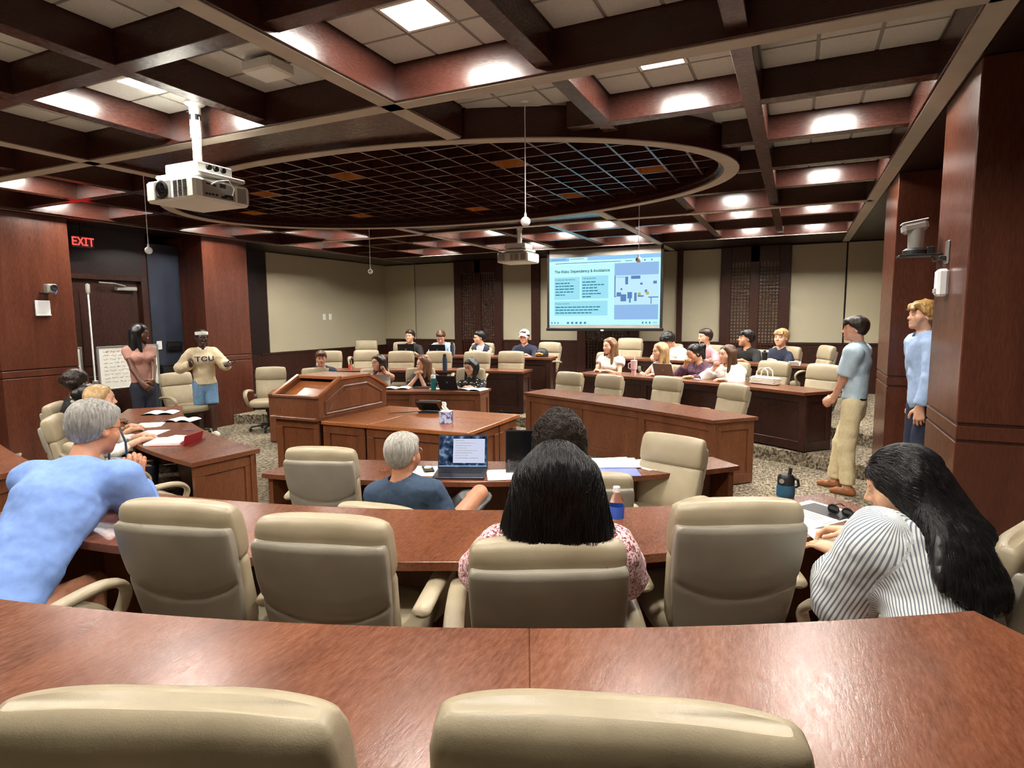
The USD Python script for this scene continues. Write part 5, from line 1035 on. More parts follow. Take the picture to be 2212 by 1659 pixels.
# projectors
def projector(label, loc, rz):
    p = thing('projector', label, 'projector', loc, rz)
    obj('body', MB().cbox((0, 0, .075), (.51, .47, .15), .018), 'white_plastic', p, smooth=20)
    obj('lens_bezel', MB().box(-.16, .02, -.238, -.228, .015, .14, .004), 'grey_plastic', p)
    Mx = rot((1, 0, 0), 90)
    obj('lens', MB().lathe([(.062, 0), (.064, .012), (.05, .02), (.04, .012), (0, .01)], (-.07, -.234, .078), 24, Mx), 'black_metal', p, smooth=30)
    obj('lens_glass', MB().lathe([(.042, .008), (.03, .02), (0, .025)], (-.07, -.234, .078), 20, Mx), 'screen_off', p, smooth=True)
    for i in range(3):
        m = MB()
        for k in range(12): m.box(.045 + i*.048, .083 + i*.048, -.239, -.233, .022 + k*.0095, .026 + k*.0095)
        obj('front_grille', m, 'dark_plastic', p)
    obj('port_panel', MB().box(.253, .2575, -.17, .1, .02, .13, .002), 'grey_plastic', p)
    for k, (y, z, w, h) in enumerate(((-.15, .035, .018, .014), (-.125, .035, .018, .014), (-.1, .035, .02, .016), (-.07, .035, .02, .016), (-.02, .03, .05, .014), (.04, .03, .04, .014), (-.14, .105, .03, .012), (-.09, .1, .03, .016), (-.03, .1, .05, .03))): obj('port', MB().box(.2565, .259, y, y+w, z, z+h), 'key_black', p)
    obj('side_grille', MB().box(.254, .2575, .12, .2, .02, .13, .003), 'grey_plastic', p)
    for x0, w in ((-.22, .08), (-.11, .08), (-.02, .05), (.12, .04), (.17, .03), (.21, .035)): obj('rear_grille', MB().box(x0, x0+w, .233, .239, .03, .125, .004), 'grey_plastic', p)
    obj('tray', MB().cbox((.01, .02, .185), (.46, .40, .03), .01), 'white_plastic', p); obj('tray_rib', MB().cbox((.0, 0, .16), (.3, .3, .03), .006), 'white_plastic', p)
    obj('mount_box', MB().cbox((-.02, .03, .25), (.34, .30, .07), .008), 'white_plastic', p); obj('mount_neck', MB().cbox((-.02, .03, .21), (.28, .24, .03), .004), 'grey_plastic', p)
    for y in (-.06, .0, .06): obj('knob', MB().lathe([(.018, 0), (.018, .02), (0, .022)], (.15, .03 + y, .25), 12, rot((0, 1, 0), 90)), 'black_metal', p)
    obj('pole', MB().lathe([(.032, .28), (.032, .5), (.04, .5), (.04, .64)], (-.05, .05, 0), 18), 'white_plastic', p, smooth=30); obj('pole_collar', MB().lathe([(.042, .62), (.042, .66)], (-.05, .05, 0), 18), 'black_metal', p)
    obj('ceiling_flange', MB().lathe([(.04, .66), (.04, .72), (.07, .735), (.07, .75)], (-.05, .05, 0), 20), 'white_plastic', p, smooth=30)
    obj('cable', MB().tube([(-.02, .05, .3), (.0, .05, .5), (-.01, .05, .64), (-.08, .1, .735), (-.3, .16, .745), (-.42, .2, .748)], .006, 6), 'grey_plastic', p, smooth=True)
    obj('data_cable', MB().tube([(.26, -.1, .11), (.3, -.08, .13), (.31, 0, .15), (.31, .05, .1), (.27, .06, .045)], .005, 6), 'label_white', p, smooth=True); obj('plug', MB().box(.262, .285, -.0, .06, .035, .055, .004), 'black_metal', p)
projector('large white ceiling projector with its lens towards the camera', (-4.02, 3.19, 2.67), 0)
projector('farther white projector with rear grilles hanging before the screen', (-3.95, 8.71, 2.66), 180)
# hanging microphones
mic0 = None
for (x, y), w in (((-1.88, 4.28), 'nearest, in front of the oval right half'), ((-6.09, 4.2), 'left, below the large projector'), ((-6.0, 7.7), 'far left, before the beige wall'), ((-1.86, 7.8), 'far right, before the projection screen')):
    lbl = f'white ball microphone on a thin rod, {w}'
    if mic0 is None:
        mic0 = thing('hanging_microphone', lbl, 'microphone', (x, y, 2.55), group='hanging ball microphones')
        obj('ball', MB().ball((0, 0, 0), .037, sub=3), 'label_white', mic0, smooth=True); obj('rod', MB().tube([(0, 0, .034), (0, 0, .06), (0, 0, .07), (0, 0, .865)], [.012, .009, .004, .004], 8), 'label_white', mic0, smooth=True)
        obj('ceiling_rose', MB().lathe([(.006, .855), (.03, .862), (.03, .87)], n=16), 'label_white', mic0)
    else: dup(mic0, (x, y, 2.55), 0, lbl)
w = thing('access_point', 'small white wedge box fixed under a ceiling tile near the big beam', 'box', (-3.0, 2.92, 3.33))
obj('case', MB().cbox((0, 0, .03), (.24, .2, .07), .012), 'white_plastic', w); obj('bracket', MB().box(-.1, .02, .06, .1, .06, .09), 'dark_plastic', w)
sm = thing('ceiling_speaker', 'round white disc on the far ceiling left of the screen', 'speaker', (-3.62, 9.8, 3.4)); obj('disc', MB().lathe([(0, -.03), (.09, -.03), (.11, -.015), (.11, .02)], n=24), 'label_white', sm, smooth=30); obj('grille', MB().lathe([(0, -.034), (.08, -.033)], n=24), 'grey_plastic', sm)
# exit sign
ex = thing('exit_sign', 'red lit exit sign hanging from the dark soffit at left', 'sign', (-9.2, 5.37, 2.86), 90)
obj('housing', MB().box(-.15, .15, -.02, .02, 0, .17, .008), 'wood_black', ex); t = meshkit.text_mesh('EXIT', .11, .004, True); t.apply_translation(-t.bounds.mean(0)); t.apply_scale([.86, 1, 1])
obj('letters', MB().add(np.column_stack([t.vertices[:, 0], -.023 - t.vertices[:, 2], t.vertices[:, 1] + .083]), t.faces[:, ::-1]), 'exit_red', ex); obj('hanger', MB().box(-.02, .02, -.01, .01, .17, .35), 'wood_black', ex)
# boards, pole
def board(label, x, y0, y1, z0, z1, rz=0, scrib=True):
    b = thing('whiteboard', label, 'whiteboard', (x, (y0+y1)/2, 0), rz); h = (y1-y0)/2
    obj('panel', MB().box(-.012, .0, -h, h, z0, z1), 'whiteboard', b)
    f = MB(); f.box(-.02, .012, -h-.025, -h, z0-.02, z1+.02, .004).box(-.02, .012, h, h+.025, z0-.02, z1+.02, .004).box(-.02, .012, -h, h, z1, z1+.02, .004).box(-.02, .012, -h, h, z0-.02, z0, .004); obj('frame', f, 'alu', b)
    for s in (-1, 1): obj('leg', MB().box(-.015, .01, s*(h+.012)-.012, s*(h+.012)+.012, .06, z0), 'alu', b); obj('foot', MB().box(-.25, .25, s*(h+.012)-.015, s*(h+.012)+.015, 0, .06, .01), 'alu', b)
    r = np.random.default_rng(int(100*y0)); m = MB()
    for k in range(9):
        z = z1 - .06 - k*(z1-z0-.1)/9; y = -h + .06
        while y < h - .12:
            L = r.uniform(.03, .09); yy = np.linspace(y, y+L, 7); m.tube([(.003, q, z + r.uniform(-.012, .012)) for q in yy], .0018, 4); y += L + .03
    obj('handwriting', m, 'ink_grey', b, kind='stuff'); m = MB()
    for k in range(7): y = -h + .1 + k*.055; m.tube([(.003, y, z1-.035), (.003, y+.012, z1-.075), (.003, y+.03, z1-.04), (.003, y+.04, z1-.07)], .002, 4)
    obj('red_heading', m, 'ink_red', b, kind='stuff')
board('whiteboard with red heading behind the woman in pink', -9.12, 5.42, 6.3, .84, 1.44); board('whiteboard partly hidden behind the left column', -9.3, 4.6, 5.27, .84, 1.44)
po = thing('pole_stand', 'tall thin pale pole with a padded tip before the door', 'pole', (-9.1, 5.33, 0)); obj('pole', MB().tube([(0, 0, .03), (0, 0, 2.28)], .012, 8), 'label_white', po, smooth=True); obj('tip', MB().lathe([(.012, 2.2), (.03, 2.24), (.03, 2.34), (0, 2.36)], n=12), 'grey_plastic', po, smooth=True); obj('clamp', MB().box(-.03, .03, -.03, .03, .86, .98, .01), 'alu', po); obj('base', MB().lathe([(0, 0), (.2, 0), (.2, .015), (.03, .04)], n=20), 'dark_plastic', po)
av = thing('equipment_rack', 'black equipment rack set into the navy wall panel', 'rack', (-9.46, 6.8, 0)); obj('case', MB().box(-.0, .03, -.22, .22, .35, 1.1, .006), 'black_metal', av)
for k in range(5): obj('rack_unit', MB().box(.03, .045, -.2, .2, .4 + k*.135, .51 + k*.135, .004), 'dark_plastic', av)
wp = thing('wall_panel', 'small black control slot above the equipment rack', 'panel', (-9.47, 6.86, 1.4)); obj('plate', MB().box(0, .02, -.13, .13, -.08, .08, .005), 'black_metal', wp); obj('slot', MB().box(.02, .024, -.11, .11, -.01, .05), 'dark_plastic', wp)
sw0 = thing('switch_plate', 'white wall switch, left of a pair on the beige left wall', 'switch', (-9.825, 10.87, 1.87), 0, 'pair of wall switches'); obj('plate', MB().box(0, .012, -.045, .045, -.07, .07, .004), 'label_white', sw0); obj('toggle', MB().box(.012, .018, -.016, .016, -.035, .035, .003), 'white_plastic', sw0)
dup(sw0, (-9.825, 11.07, 1.87), 0, 'white wall switch, right of a pair on the beige left wall'); dup(sw0, (-9.48, 6.6, 1.42), 0, 'white switch plate on the navy panel beside the woman in pink')
pan = thing('paper_dispenser', 'white square panel on the left wood column', 'panel', (-8.9, 4.63, 2.0)); obj('plate', MB().box(0, .03, -.085, .085, -.1, .1, .006), 'label_white', pan); obj('lip', MB().box(.03, .04, -.085, .085, -.1, -.08, .004), 'white_plastic', pan)
cm = thing('wall_camera', 'small dark camera on the left wood column above a white panel', 'camera', (-8.9, 4.68, 2.22)); obj('arm', MB().tube([(0, -.06, -.02), (.08, -.02, -.04), (.1, .0, -.02)], .014, 8), 'dark_plastic', cm); obj('body', MB().cbox((.11, .01, .03), (.1, .12, .12), .015), 'grey_plastic', cm); obj('lens', MB().lathe([(.04, 0), (.04, .03), (.03, .032), (0, .025)], (.155, .02, .04), 16, rot((0, 1, 0), 90)), 'black_metal', cm); obj('led', MB().ball((.165, .04, -.03), .008), 'blue_led', cm)
pt = thing('conference_camera', 'grey swivel conference camera on a shelf at the right column', 'camera', (.70, 4.92, 2.23))
obj('shelf', MB().box(-.1, .14, -.1, .08, -.012, 0, .003), 'black_metal', pt); obj('base', MB().lathe([(.075, 0), (.075, .03), (.055, .045)], n=24), 'dark_plastic', pt, smooth=30); obj('neck', MB().lathe([(.045, .04), (.05, .18), (.045, .185), (0, .186)], n=20), 'grey_plastic', pt, smooth=30); obj('head', MB().cbox((-.01, .01, .185), (.15, .12, .07), .02, rot((0, 1, 0), -10)), 'grey_plastic', pt, smooth=20); obj('head_top', MB().cbox((-.015, .01, .222), (.15, .11, .008), .003, rot((0, 1, 0), -10)), 'label_white', pt); obj('adapter', MB().box(.06, .1, -.06, -.02, 0, .05, .004), 'dark_plastic', pt)
ob = thing('outlet_plate', 'grey outlet plate with a black lead on the right column', 'outlet', (.84, 4.66, 2.22)); obj('plate', MB().box(-.012, 0, -.045, .045, -.07, .07, .004), 'alu', ob); obj('plug', MB().box(-.05, -.012, -.015, .015, -.05, -.02, .004), 'dark_plastic', ob); obj('lead', MB().tube([(-.04, 0, -.04), (-.06, .1, -.05), (-.05, .2, -.01)], .005, 6), 'black_metal', ob)
bx_ = thing('wall_box', 'white rounded box on the right column under the outlet', 'box', (.84, 4.64, 2.03)); obj('case', MB().cbox((-.03, 0, 0), (.06, .12, .17), .015), 'label_white', bx_, smooth=20); obj('lever', MB().cbox((-.064, 0, -.05), (.012, .06, .03), .004), 'grey_plastic', bx_)

# ------------------------------------------------------------------ projection screen with the slide
SX0, SX1, SZ0, SZ1, SY = -4.70, -2.41, 1.66, 3.03, 11.92
scn = thing('projection_screen', 'large lit projection screen showing a pale blue slide', 'screen', ((SX0+SX1)/2, SY, 0)); ox = (SX0+SX1)/2; sw_, sh_ = SX1 - SX0, SZ1 - SZ0
obj('sheet', MB().box(SX0-ox, SX1-ox, 0, .01, SZ0 - .06, SZ1 + .14), 'grey_plastic', scn)
fr = MB(); fr.box(SX0-ox-.05, SX0-ox, -.005, .02, SZ0-.06, SZ1+.16).box(SX1-ox, SX1-ox+.05, -.005, .02, SZ0-.06, SZ1+.16); obj('border', fr, 'black_gap', scn); obj('bottom_bar', MB().box(SX0-ox-.07, SX1-ox+.07, -.02, .03, SZ0-.12, SZ0-.06, .01), 'black_metal', scn); obj('pull_tab', MB().box(-.03, .03, -.025, -.02, SZ0-.12, SZ0-.09), 'label_white', scn)
LAY = [0]
def slide(name, col, rects, k=1.0, lay=1):
    m = MB()
    for u0, u1, v0, v1 in rects:
        y = -.001*lay - .001; m.add([(SX0-ox+u*sw_, y, SZ1 - v*sh_) for u, v in ((u0, v1), (u1, v1), (u1, v0), (u0, v0))], [[0, 1, 2, 3]])
    mn = f'slide_{name}'; emit(mn, col, S_*k); obj(name, m, mn, scn, kind='stuff' if len(rects) > 1 else None)
def words(name, txts, mname, lay=3):
    for txt, u, v, hgt in txts:
        t = meshkit.text_mesh(txt, hgt, .001, hgt > .03); obj(name, MB().add(np.column_stack([SX0-ox + u*sw_ + t.vertices[:, 0]*.95, -.001*lay - t.vertices[:, 2], SZ1 - v*sh_ + t.vertices[:, 1]]), t.faces[:, ::-1]), mname, scn)
slide('page', (196, 252, 255), [(0, 1, 0, 1)]); slide('tab_bar', (150, 206, 250), [(0, 1, 0, .055)], lay=2); slide('address_bar', (206, 254, 255), [(.19, .36, .008, .055), (0, 1, .055, .115)], lay=3)
slide('text_box', (160, 228, 246), [(.05, .29, .29, .62), (.305, .55, .28, .61), (.05, .545, .645, .86)], lay=2); slide('side_picture', (150, 190, 236), [(.605, .985, .1, .92)], lay=2); slide('photo_light', (198, 238, 255), [(.605, .985, .29, .71)], lay=3)
emit('slide_ink', (28, 84, 104), S_); emit('slide_line', (70, 140, 165), S_)
words('slide_title', [('The Risks: Dependency & Avoidance', .05, .225, .052)], 'slide_ink'); words('slide_heading', [('Emotional Dependency', .06, .335, .03), ('Fading Benefits', .315, .325, .03), ('Privacy Concerns', .06, .69, .028)], 'slide_ink')
r_ = np.random.default_rng(5); rows = []
for u0, u1, v0, n in ((.06, .27, .37, 5), (.315, .53, .36, 6), (.06, .52, .725, 3)):
    for k in range(n):
        u = u0; end = u1 - (r_.uniform(0, .09) if k < n-1 else .12)
        while u < end - .012: L = r_.uniform(.018, .045); rows.append((u, min(u+L, end), v0 + k*.043, v0 + k*.043 + .016)); u += L + .006
slide('text_lines', (60, 130, 152), rows, lay=4)
slide('small_icons', (70, 130, 170), [(.02, .16, .025, .033), (.2, .33, .024, .031), (.06, .66, .082, .09), (.7, .76, .082, .09), (.8, .815, .075, .095), (.86, .872, .075, .095), (.92, .93, .075, .095)] + [(.02+.0*k, .03, .955, .98) for k in (0,)] + [(.05 + .03*k, .06+.03*k, .955, .98) for k in range(2)] + [(.17 + .04*k, .19 + .04*k, .953, .982) for k in range(5)] + [(.85 + .03*k, .862 + .03*k, .955, .98) for k in range(3)] + [(.94, .98, .958, .962), (.94, .98, .972, .976)], lay=5)
slide('photo_shapes', (96, 136, 190), [(.605, .615, .29, .6), (.62, .7, .31, .315), (.70, .725, .31, .42), (.75, .83, .30, .345), (.66, .675, .47, .5), (.625, .665, .53, .58), (.66, .71, .56, .66), (.72, .76, .53, .62), (.735, .75, .62, .68), (.61, .66, .58, .59), (.78, .80, .54, .66), (.81, .86, .58, .6), (.9, .985, .6, .615), (.92, .928, .615, .7), (.83, .85, .4, .43), (.94, .97, .38, .42), (.87, .89, .5, .54)], lay=4)
slide('photo_gold', (190, 180, 110), [(.81, .835, .54, .58), (.88, .905, .53, .57)], lay=5)

# ------------------------------------------------------------------ things on the desks
def laptop(label, x, y, z, face, lid=105, shell='laptop_grey', on=False, w=.33, d=.23, inside='screen_off'):
    """face: heading from the keyboard towards the hinge."""
    p = thing('laptop', label, 'laptop', (x, y, z), face - 90)
    bs = obj('base', MB().cbox((0, 0, .008), (w, d, .014), .004), shell, p); obj('keyboard', MB().box(-w*.42, w*.42, -.01, d*.4, .0151, .0156), 'key_black', bs); obj('trackpad', MB().box(-w*.16, w*.16, -d*.45, -.025, .0151, .0156), shell, bs)
    k = MB()
    for i in range(12):
        for j in range(5): k.box(-w*.41 + i*w*.07, -w*.41 + i*w*.07 + w*.056, .0 + j*.018, .014 + j*.018, .0156, .0175)
    obj('keys', k, 'key_black', bs, kind='stuff')
    M = rot((1, 0, 0), lid - 90) * 1.0; M = rot((1, 0, 0), -(lid - 90)); o = np.array([0, d/2, .014])
    def lidbox(nm, x0, x1, z0, z1, y0, y1, m, par=None): v = MB().box(x0, x1, y0, y1, z0, z1); v.xf(M, o); return obj(nm, v, m, par or p)
    ld = lidbox('lid', -w/2, w/2, 0, d*.98, 0, .006, shell); ds = lidbox('display', -w*.48, w*.48, .012, d*.94, -.0012, 0, inside, ld)
    if on:
        lidbox('window', -w*.2, w*.44, .04, d*.86, -.002, -.0012, 'laptop_page'); lidbox('dock', -w*.48, w*.48, .014, .022, -.002, -.0012, 'laptop_bar')
        for j in range(8): lidbox('text_line', -w*.16, -w*.16 + w*(.2 + .3*((j*37) % 10)/10), d*.8 - j*.018, d*.8 - j*.018 + .003, -.0028, -.002, 'print_grey')
    else:
        v = MB().lathe([(0, .0), (.016, 0)], n=16, M=rot((1, 0, 0), -90)); v.xf(M, o + M @ np.array([0, .0065, d*.5])); obj('emblem', v, 'alu', ld)
    return p
emit('laptop_page', (216, 222, 246), S_*.9); emit('laptop_bar', (150, 190, 235), S_*.8)
mat('laptop_picture', {'t': ('texture_coordinate', {}), 'n': ('noise_texture', {'scale': 22, 'detail': 5}), 'r': ('rgb_ramp', {'ramp': [(.35, lin(16, 22, 36)), (.55, lin(52, 70, 100)), (.7, lin(150, 170, 196))]}), 'e': ('emission', {'strength': S_})}, [('t.object', 'n.vector'), ('n.fac', 'r.fac'), ('r.color', 'e.color')], surface='e.emission')
laptop('open laptop with a lit document before the white haired man', -2.1, 3.62, .74, 112, 108, 'laptop_dark', True, .36, .25, 'laptop_picture')
laptop('open laptop with a dark blank screen before the curly haired woman', -1.72, 3.98, .74, 116, 102, 'laptop_dark', False, .36, .25)
laptop('closed-back dark laptop of the woman in the dotted blouse', -4.78, 8.05, .74, -90, 112, 'laptop_dark')
laptop('pale laptop peeking over the top of the lectern', -5.95, 7.85, .74, -64, 100, 'alu', w=.3, d=.21)
laptop('rose grey laptop with a round sticker in the second row right', -1.72, 9.26, T1 + .74, -112, 112, 'laptop_rose')
laptop('black laptop of the man looking down in the back row', -6.5, 10.45, T2 + .74, -72, 110, 'key_black')
laptop('dark tablet laptop of the man in the black shirt', -7.2, 10.35, T2 + .74, -66, 105, 'key_black')
def paper(label, x, y, z, rz, n=1, w=.216, d=.28, m='white_paper', lines=True, cat='paper', name='paper_sheet'):
    p = thing(name, label, cat, (x, y, z), rz); r = np.random.default_rng(int(abs(x*1000)))
    for k in range(n): obj('sheet', MB().cbox((r.uniform(-.02, .02)*(k > 0), r.uniform(-.02, .02)*(k > 0), .001 + .0022*k), (w, d, .0016), M=rot((0, 0, 1), r.uniform(-14, 14)*(k > 0))), m, p)
    if lines:
        mm = MB()
        for k in range(9): mm.box(-w*.38, -w*.38 + w*.76*r.uniform(.6, 1), d*.34 - k*.022, d*.34 - k*.022 + .004, .0022*n, .0022*n + .0006)
        obj('print', mm, 'print_grey', p)
    return p
def book(label, x, y, z, rz, name='open_book', w=.2, d=.26, m='white_paper'):
    p = thing(name, label, 'book', (x, y, z), rz)
    for s in (-1, 1):
        obj('pages', MB().sheet(lambda u, v, s=s: np.column_stack([s*u*w, (v-.5)*d, .022*np.sin(np.pi*np.clip(u*1.0, 0, 1)*.9 + .15) + .004]), 10, 4, .004), m, p, smooth=40)
    obj('cover', MB().box(-w-.005, w+.005, -d/2-.004, d/2+.004, 0, .003), 'key_black', p)
def bottle(label, x, y, z, prof, m, capm='label_white', capprof=None, name='water_bottle', extra=None, cat='bottle'):
    p = thing(name, label, cat, (x, y, z)); obj('body', MB().lathe(prof, n=24), m, p, smooth=40)
    if capprof: obj('cap', MB().lathe(capprof, n=20), capm, p, smooth=40)
    if extra: extra(p)
    return p
PET = [(0, .002), (.026, 0), (.031, .01), (.032, .05), (.030, .07), (.032, .09), (.032, .135), (.026, .165), (.013, .19), (.0125, .2)]
def petx(col, z0, z1):
    def f(p):
        obj('wrapper', MB().lathe([(.0325, z0), (.033, z0+.002), (.033, z1), (.0325, z1+.002)], n=24), col, p, smooth=40)
    return f
bottle('clear plastic water bottle with a blue label on the second row desk', -.66, 2.44, T1+.74, PET, 'clear', 'label_white', [(.015, .195), (.0155, .215), (.014, .218), (0, .218)], extra=petx('label_blue', .085, .135))
pb = bottle('dark blue sports bottle with a black carry loop lid', -.02, 3.36, T1+.74, [(0, 0), (.042, 0), (.044, .01), (.044, .05), (.04, .065)], 'bottle_blue', 'key_black', [(.041, .06), (.041, .1), (.03, .115), (0, .116)], name='sports_bottle')
obj('loop', MB().tube([(.03, 0, .1), (.055, 0, .09), (.06, 0, .06), (.045, 0, .05)], .007, 8), 'key_black', pb); obj('spout', MB().tube([(.015, .0, .11), (.02, 0, .15)], .009, 8), 'key_black', pb); obj('button', MB().lathe([(.012, 0), (.012, .006), (0, .007)], (-.02, -.036, .085), 12, rot((1, 0, 0), 90)), 'alu', pb)
bottle('teal insulated bottle with a white lid beside a laptop', -4.98, 7.82, .74, [(0, 0), (.036, 0), (.038, .01), (.038, .17), (.036, .18)], 'teal', 'label_white', [(.037, .18), (.037, .215), (.03, .235), (0, .238)], name='insulated_bottle')
bottle('plastic bottle half full of red drink in the middle left row', -7.32, 8.72, T1+.74, PET, 'clear', 'label_white', [(.015, .195), (.0155, .215), (0, .218)], name='drink_bottle', extra=petx('red_drink', .01, .085))
bottle('dark blue tall flask on the middle left row desk', -5.55, 9.1, T1+.74, [(0, 0), (.038, 0), (.04, .01), (.04, .22), (.03, .24)], 'steel_blue', 'key_black', [(.031, .24), (.031, .28), (.02, .3), (0, .3)], name='flask')
bottle('slate blue flask before the man looking down in the back row', -6.18, 10.42, T2+.74, [(0, 0), (.038, 0), (.04, .01), (.04, .2), (.03, .22)], 'steel_blue', 'key_black', [(.031, .22), (.031, .25), (.022, .285), (0, .285)], name='flask')
bottle('black shaker bottle between two men in the back row right', -.44, 10.25, T2+.74, [(0, 0), (.036, 0), (.042, .14), (.042, .15)], 'key_black', 'dark_plastic', [(.044, .15), (.044, .18), (.02, .185), (.02, .21), (0, .212)], name='shaker_bottle')
tm = bottle('tall pink tumbler with a straw beside the blonde woman', -2.28, 9.36, T1+.74, [(0, 0), (.036, 0), (.038, .09), (.05, .1), (.053, .23), (.05, .235)], 'pink_plastic', 'pink_plastic', [(.05, .235), (.045, .245), (0, .245)], name='tumbler', cat='tumbler'); obj('straw', MB().tube([(.01, 0, .24), (.015, 0, .31)], .005, 8), 'label_white', tm); obj('handle', MB().tube([(-.05, 0, .2), (-.085, 0, .19), (-.085, 0, .12), (-.045, 0, .1)], .009, 8), 'pink_plastic', tm)
gl = thing('drinking_glass', 'clear plastic cup on papers beside the curly haired woman', 'cup', (-1.8, 3.86, .74)); obj('wall', MB().lathe([(0, .002), (.032, 0), (.042, .085), (.040, .085), (.031, .006), (0, .006)], n=22), 'clear', gl, smooth=40)
gl = thing('paper_cup', 'white cup at the right end of the front row desk', 'cup', (-.62, 4.72, .74)); obj('wall', MB().lathe([(0, .002), (.028, 0), (.04, .09), (.038, .09), (.027, .006), (0, .006)], n=22), 'label_white', gl, smooth=40)
paper('paper with a phone on it beside the white haired man', -2.37, 3.62, .74, 22); paper('loose white pages left of the clear cup', -1.83, 3.74, .74, 30, 2, lines=False); paper('stack of white papers at the right of the curly haired woman', -1.2, 4.38, .74, 26, 4, .3, .3)
paper('fanned sheets beside the turned chair in the front row', -.98, 4.42, .74, 60, 2); paper('large blue folder under papers in the front row', -1.14, 4.14, .74, 24, 1, .34, .26, 'blue_cover', False, 'folder', 'folder')
ph = thing('phone', 'phone on a white page beside the white haired man', 'phone', (-2.38, 3.64, .745), 40); obj('case', MB().cbox((0, 0, .008), (.075, .15, .01), .004), 'key_black', ph); obj('wallet', MB().lathe([(.028, .013), (.028, .022), (0, .024)], n=16), 'canvas_white', ph)
eg = thing('eyeglasses', 'folded eyeglasses left of the white haired man', 'glasses', (-2.58, 3.42, .742), 20); m = MB()
for s in (-1, 1): m.tube([(s*.033 + .024*math.cos(a), 0, .022 + .02*math.sin(a)) for a in np.linspace(0, 2*np.pi, 18)], .002, 5, cap=False); m.tube([(s*.057, 0, .03), (s*.05, .03, .012), (-s*.04, .035, .006)], .002, 5)
obj('frame', m, 'gold', eg)
sg = thing('sunglasses', 'black round sunglasses on the desk by the striped shirt woman', 'sunglasses', (.215, 3.1, T1+.742), -35); m = MB(); l = MB()
for s in (-1, 1): m.tube([(s*.034 + .026*math.cos(a), 0, .026 + .023*math.sin(a)) for a in np.linspace(0, 2*np.pi, 20)], .003, 6, cap=False); l.ball((s*.034, .001, .026), (.026, .003, .023)); m.tube([(s*.06, 0, .036), (s*.062, .1, .028), (s*.06, .13, .012)], .0025, 6)
obj('frame', m, 'key_black', sg, smooth=True); obj('lens', l, 'screen_off', sg, smooth=True)
mg = paper('magazine with a photo, open before the striped shirt woman', .1, 3.08, T1+.74, -38, 2, .25, .34, lines=True, cat='magazine', name='magazine'); obj('picture', MB().box(-.11, .11, .03, .16, .0046, .0052), 'laptop_dark', mg)
nb_ = paper('white notebook under the hands of the striped shirt woman', .14, 2.8, T1+.74, 20, 1, .12, .17, lines=False, cat='notebook', name='notebook')
tb_ = thing('tissue_box', 'square blue printed tissue box with a white tissue', 'tissue box', (-3.29, 5.4, .74), 12); obj('box', MB().cbox((0, 0, .063), (.112, .112, .124), .004), 'tissue_print', tb_); obj('rim', MB().box(-.057, .057, -.057, .057, .122, .128, .002), 'label_white', tb_)
obj('tissue', MB().sheet(lambda u, v: np.column_stack([(u-.5)*.06*(1-.3*v) - .03*v + .008*np.sin(9*v), .018*np.sin(7*u)*(1-.5*v), .125 + .105*v - .02*np.abs(u-.5)]), 14, 10, .001), 'white_paper', tb_, smooth=True)
ta = thing('tablet', 'small touch tablet on a sloping stand beside the tissue box', 'tablet', (-3.85, 5.93, .74), 10); obj('screen', MB().cbox((0, -.02, .075), (.27, .012, .17), .004, rot((1, 0, 0), 50)), 'dark_plastic', ta); obj('base', MB().cbox((.02, .0, .008), (.25, .14, .016), .005), 'dark_plastic', ta); obj('edge', MB().cbox((0, .05, .13), (.27, .012, .012), .003), 'alu', ta); obj('lead', MB().tube([(-.1, .02, .006), (-.2, -.03, .005), (-.35, -.12, .005), (-.4, -.2, .005)], .004, 6), 'key_black', ta)
# first row left: papers, books
book('open notebook beside the lectern on the first row desk', -5.62, 7.78, .74, 25); book('open white book before the woman behind the dark laptop', -4.42, 8.06, .74, -5); pc = thing('phone', 'dark closed notebook before the woman with hands at her chin', 'notebook', (-5.3, 8.0, .74), 20); obj('cover', MB().cbox((0, 0, .008), (.26, .18, .014), .003), 'key_black', pc); paper('small white pages beside the teal bottle', -5.05, 7.98, .74, 10, 2, .16, .1, lines=False)
# left desk
book('open white binder standing half up on the left desk', -6.75, 4.66, .74, 35, 'open_binder', .17, .24); book('thick open book on the left desk', -6.05, 4.42, .74, 20, 'open_book', .15, .22); paper('fan of papers in the middle of the left desk', -6.1, 4.08, .74, 40, 3); paper('single sheet on the left desk nearest the blonde woman', -5.68, 3.82, .74, 30, 1, lines=False)
pe = thing('pen', 'purple pen lying on the left desk', 'pen', (-5.42, 4.02, .745), 25); obj('barrel', MB().tube([(-.07, 0, .004), (.06, 0, .004), (.075, 0, .004)], [.005, .005, .001], 8), 'purple_pen', pe); obj('clip', MB().box(-.06, -.03, -.002, .002, .008, .011), 'alu', pe)
fo = thing('red_folder', 'red folder spilling white papers on the left desk', 'folder', (-4.98, 3.62, .74), 28); obj('papers', MB().cbox((-.12, .0, .012), (.3, .3, .02), M=rot((0, 0, 1), 6)), 'white_paper', fo); obj('sheet', MB().cbox((-.05, .07, .026), (.28, .24, .003), M=rot((0, 0, 1), -12)), 'white_paper', fo); obj('flap', MB().cbox((.12, -.04, .045), (.012, .3, .09), .003, rot((0, 1, 0), 14) @ rot((0, 0, 1), -4)), 'red_folder', fo); obj('cover', MB().box(-.2, .13, -.17, .17, 0, .003), 'red_folder', fo)
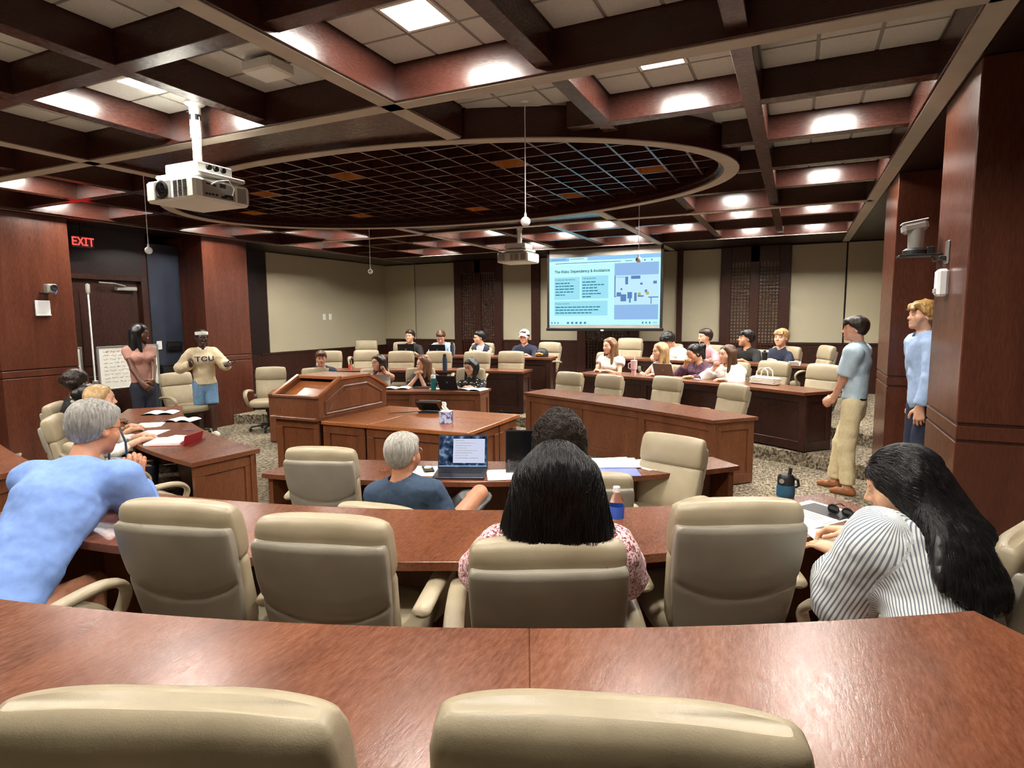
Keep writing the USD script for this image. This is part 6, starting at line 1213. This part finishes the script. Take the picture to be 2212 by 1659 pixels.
# bags
hb_ = thing('handbag', 'white woven handbag with two handles on the desk at right', 'handbag', (-.36, 8.82, T1+.74), -36); obj('body', MB().cbox((0, 0, .05), (.4, .14, .1), .02), 'canvas_white', hb_, smooth=20)
wv = MB()
for k in range(4): wv.box(-.202, .202, -.073, .073, .012 + k*.022, .02 + k*.022, .004)
obj('weave', wv, 'canvas_white', hb_, kind='stuff')
for y in (-.05, .05): obj('handle', MB().tube([(-.11, y, .095), (-.1, y, .17), (-.05, y, .215), (.02, y, .22), (.07, y, .18), (.08, y, .095)], .011, 8, flat=(1, .5)), 'canvas_white', hb_, smooth=True)
tb2 = thing('tote_bag', 'dark patterned tote bag with tall handles by the left desk', 'bag', (-4.5, 2.78, .5), 20); obj('body', MB().cbox((0, 0, .16), (.3, .12, .32), .03), 'bag_print', tb2, smooth=20); obj('handle', MB().tube([(-.08, -.03, .3), (-.075, -.03, .45), (-.03, -.03, .56), (.02, -.03, .56), (.06, -.03, .45), (.065, -.03, .3)], .008, 8), 'steel_blue', tb2, smooth=True)
hm = thing('helmet', 'dark helmet with yellow trim on the back row desk', 'helmet', (-4.38, 10.72, T2+.74), 10); obj('shell', MB().lathe([(.12, 0), (.125, .05), (.11, .11), (.07, .15), (0, .165)], n=24), 'key_black', hm, smooth=True); obj('visor', MB().ball((-.03, -.09, .05), (.09, .05, .04)), 'gold', hm, smooth=True)
nd = thing('notepad', 'white folded card on the back row desk right of the blond man', 'card', (-.02, 9.98, T2+.74), -30); obj('card', MB().cbox((0, 0, .03), (.16, .004, .07), M=rot((1, 0, 0), 30)).cbox((0, .04, .03), (.16, .004, .07), M=rot((1, 0, 0), -30)), 'white_paper', nd)
paper('pink sheet before the man in the white cap', -4.65, 10.6, T2+.74, 5, 1, .2, .14, 'pink_plastic', False)
pho = thing('phone', 'phone in a pink case under the ponytail woman hand', 'phone', (-1.28, 9.12, T1+.74), 30); obj('case', MB().cbox((0, 0, .006), (.08, .15, .01), .004), 'pink_plastic', pho)
# letters on the sweatshirt
TPs, nb0, ch0, u0, ax0, r20, pel0 = SHIRT_SDF[str(PT.GetPath())][:7]
t = meshkit.text_mesh('TCU', .072, .006, True); t.apply_translation(-t.bounds.mean(0)); t = t.subdivide_to_size(.02)
pv = np.asarray(t.vertices); P = ch0 + u0*(.0 + pv[:, 1:2]) - r20*pv[:, 0:1]*1.35 + ax0*.32; out = P.copy()
for _ in range(40): out = out - ax0*np.maximum(sd(TPs, out), 0)[:, None]*.85
obj('letters', (out + ax0*(.002 + .003*(pv[:, 2:3] > 0)), np.asarray(t.faces)[:, ::-1]), 'navy_print', PT)
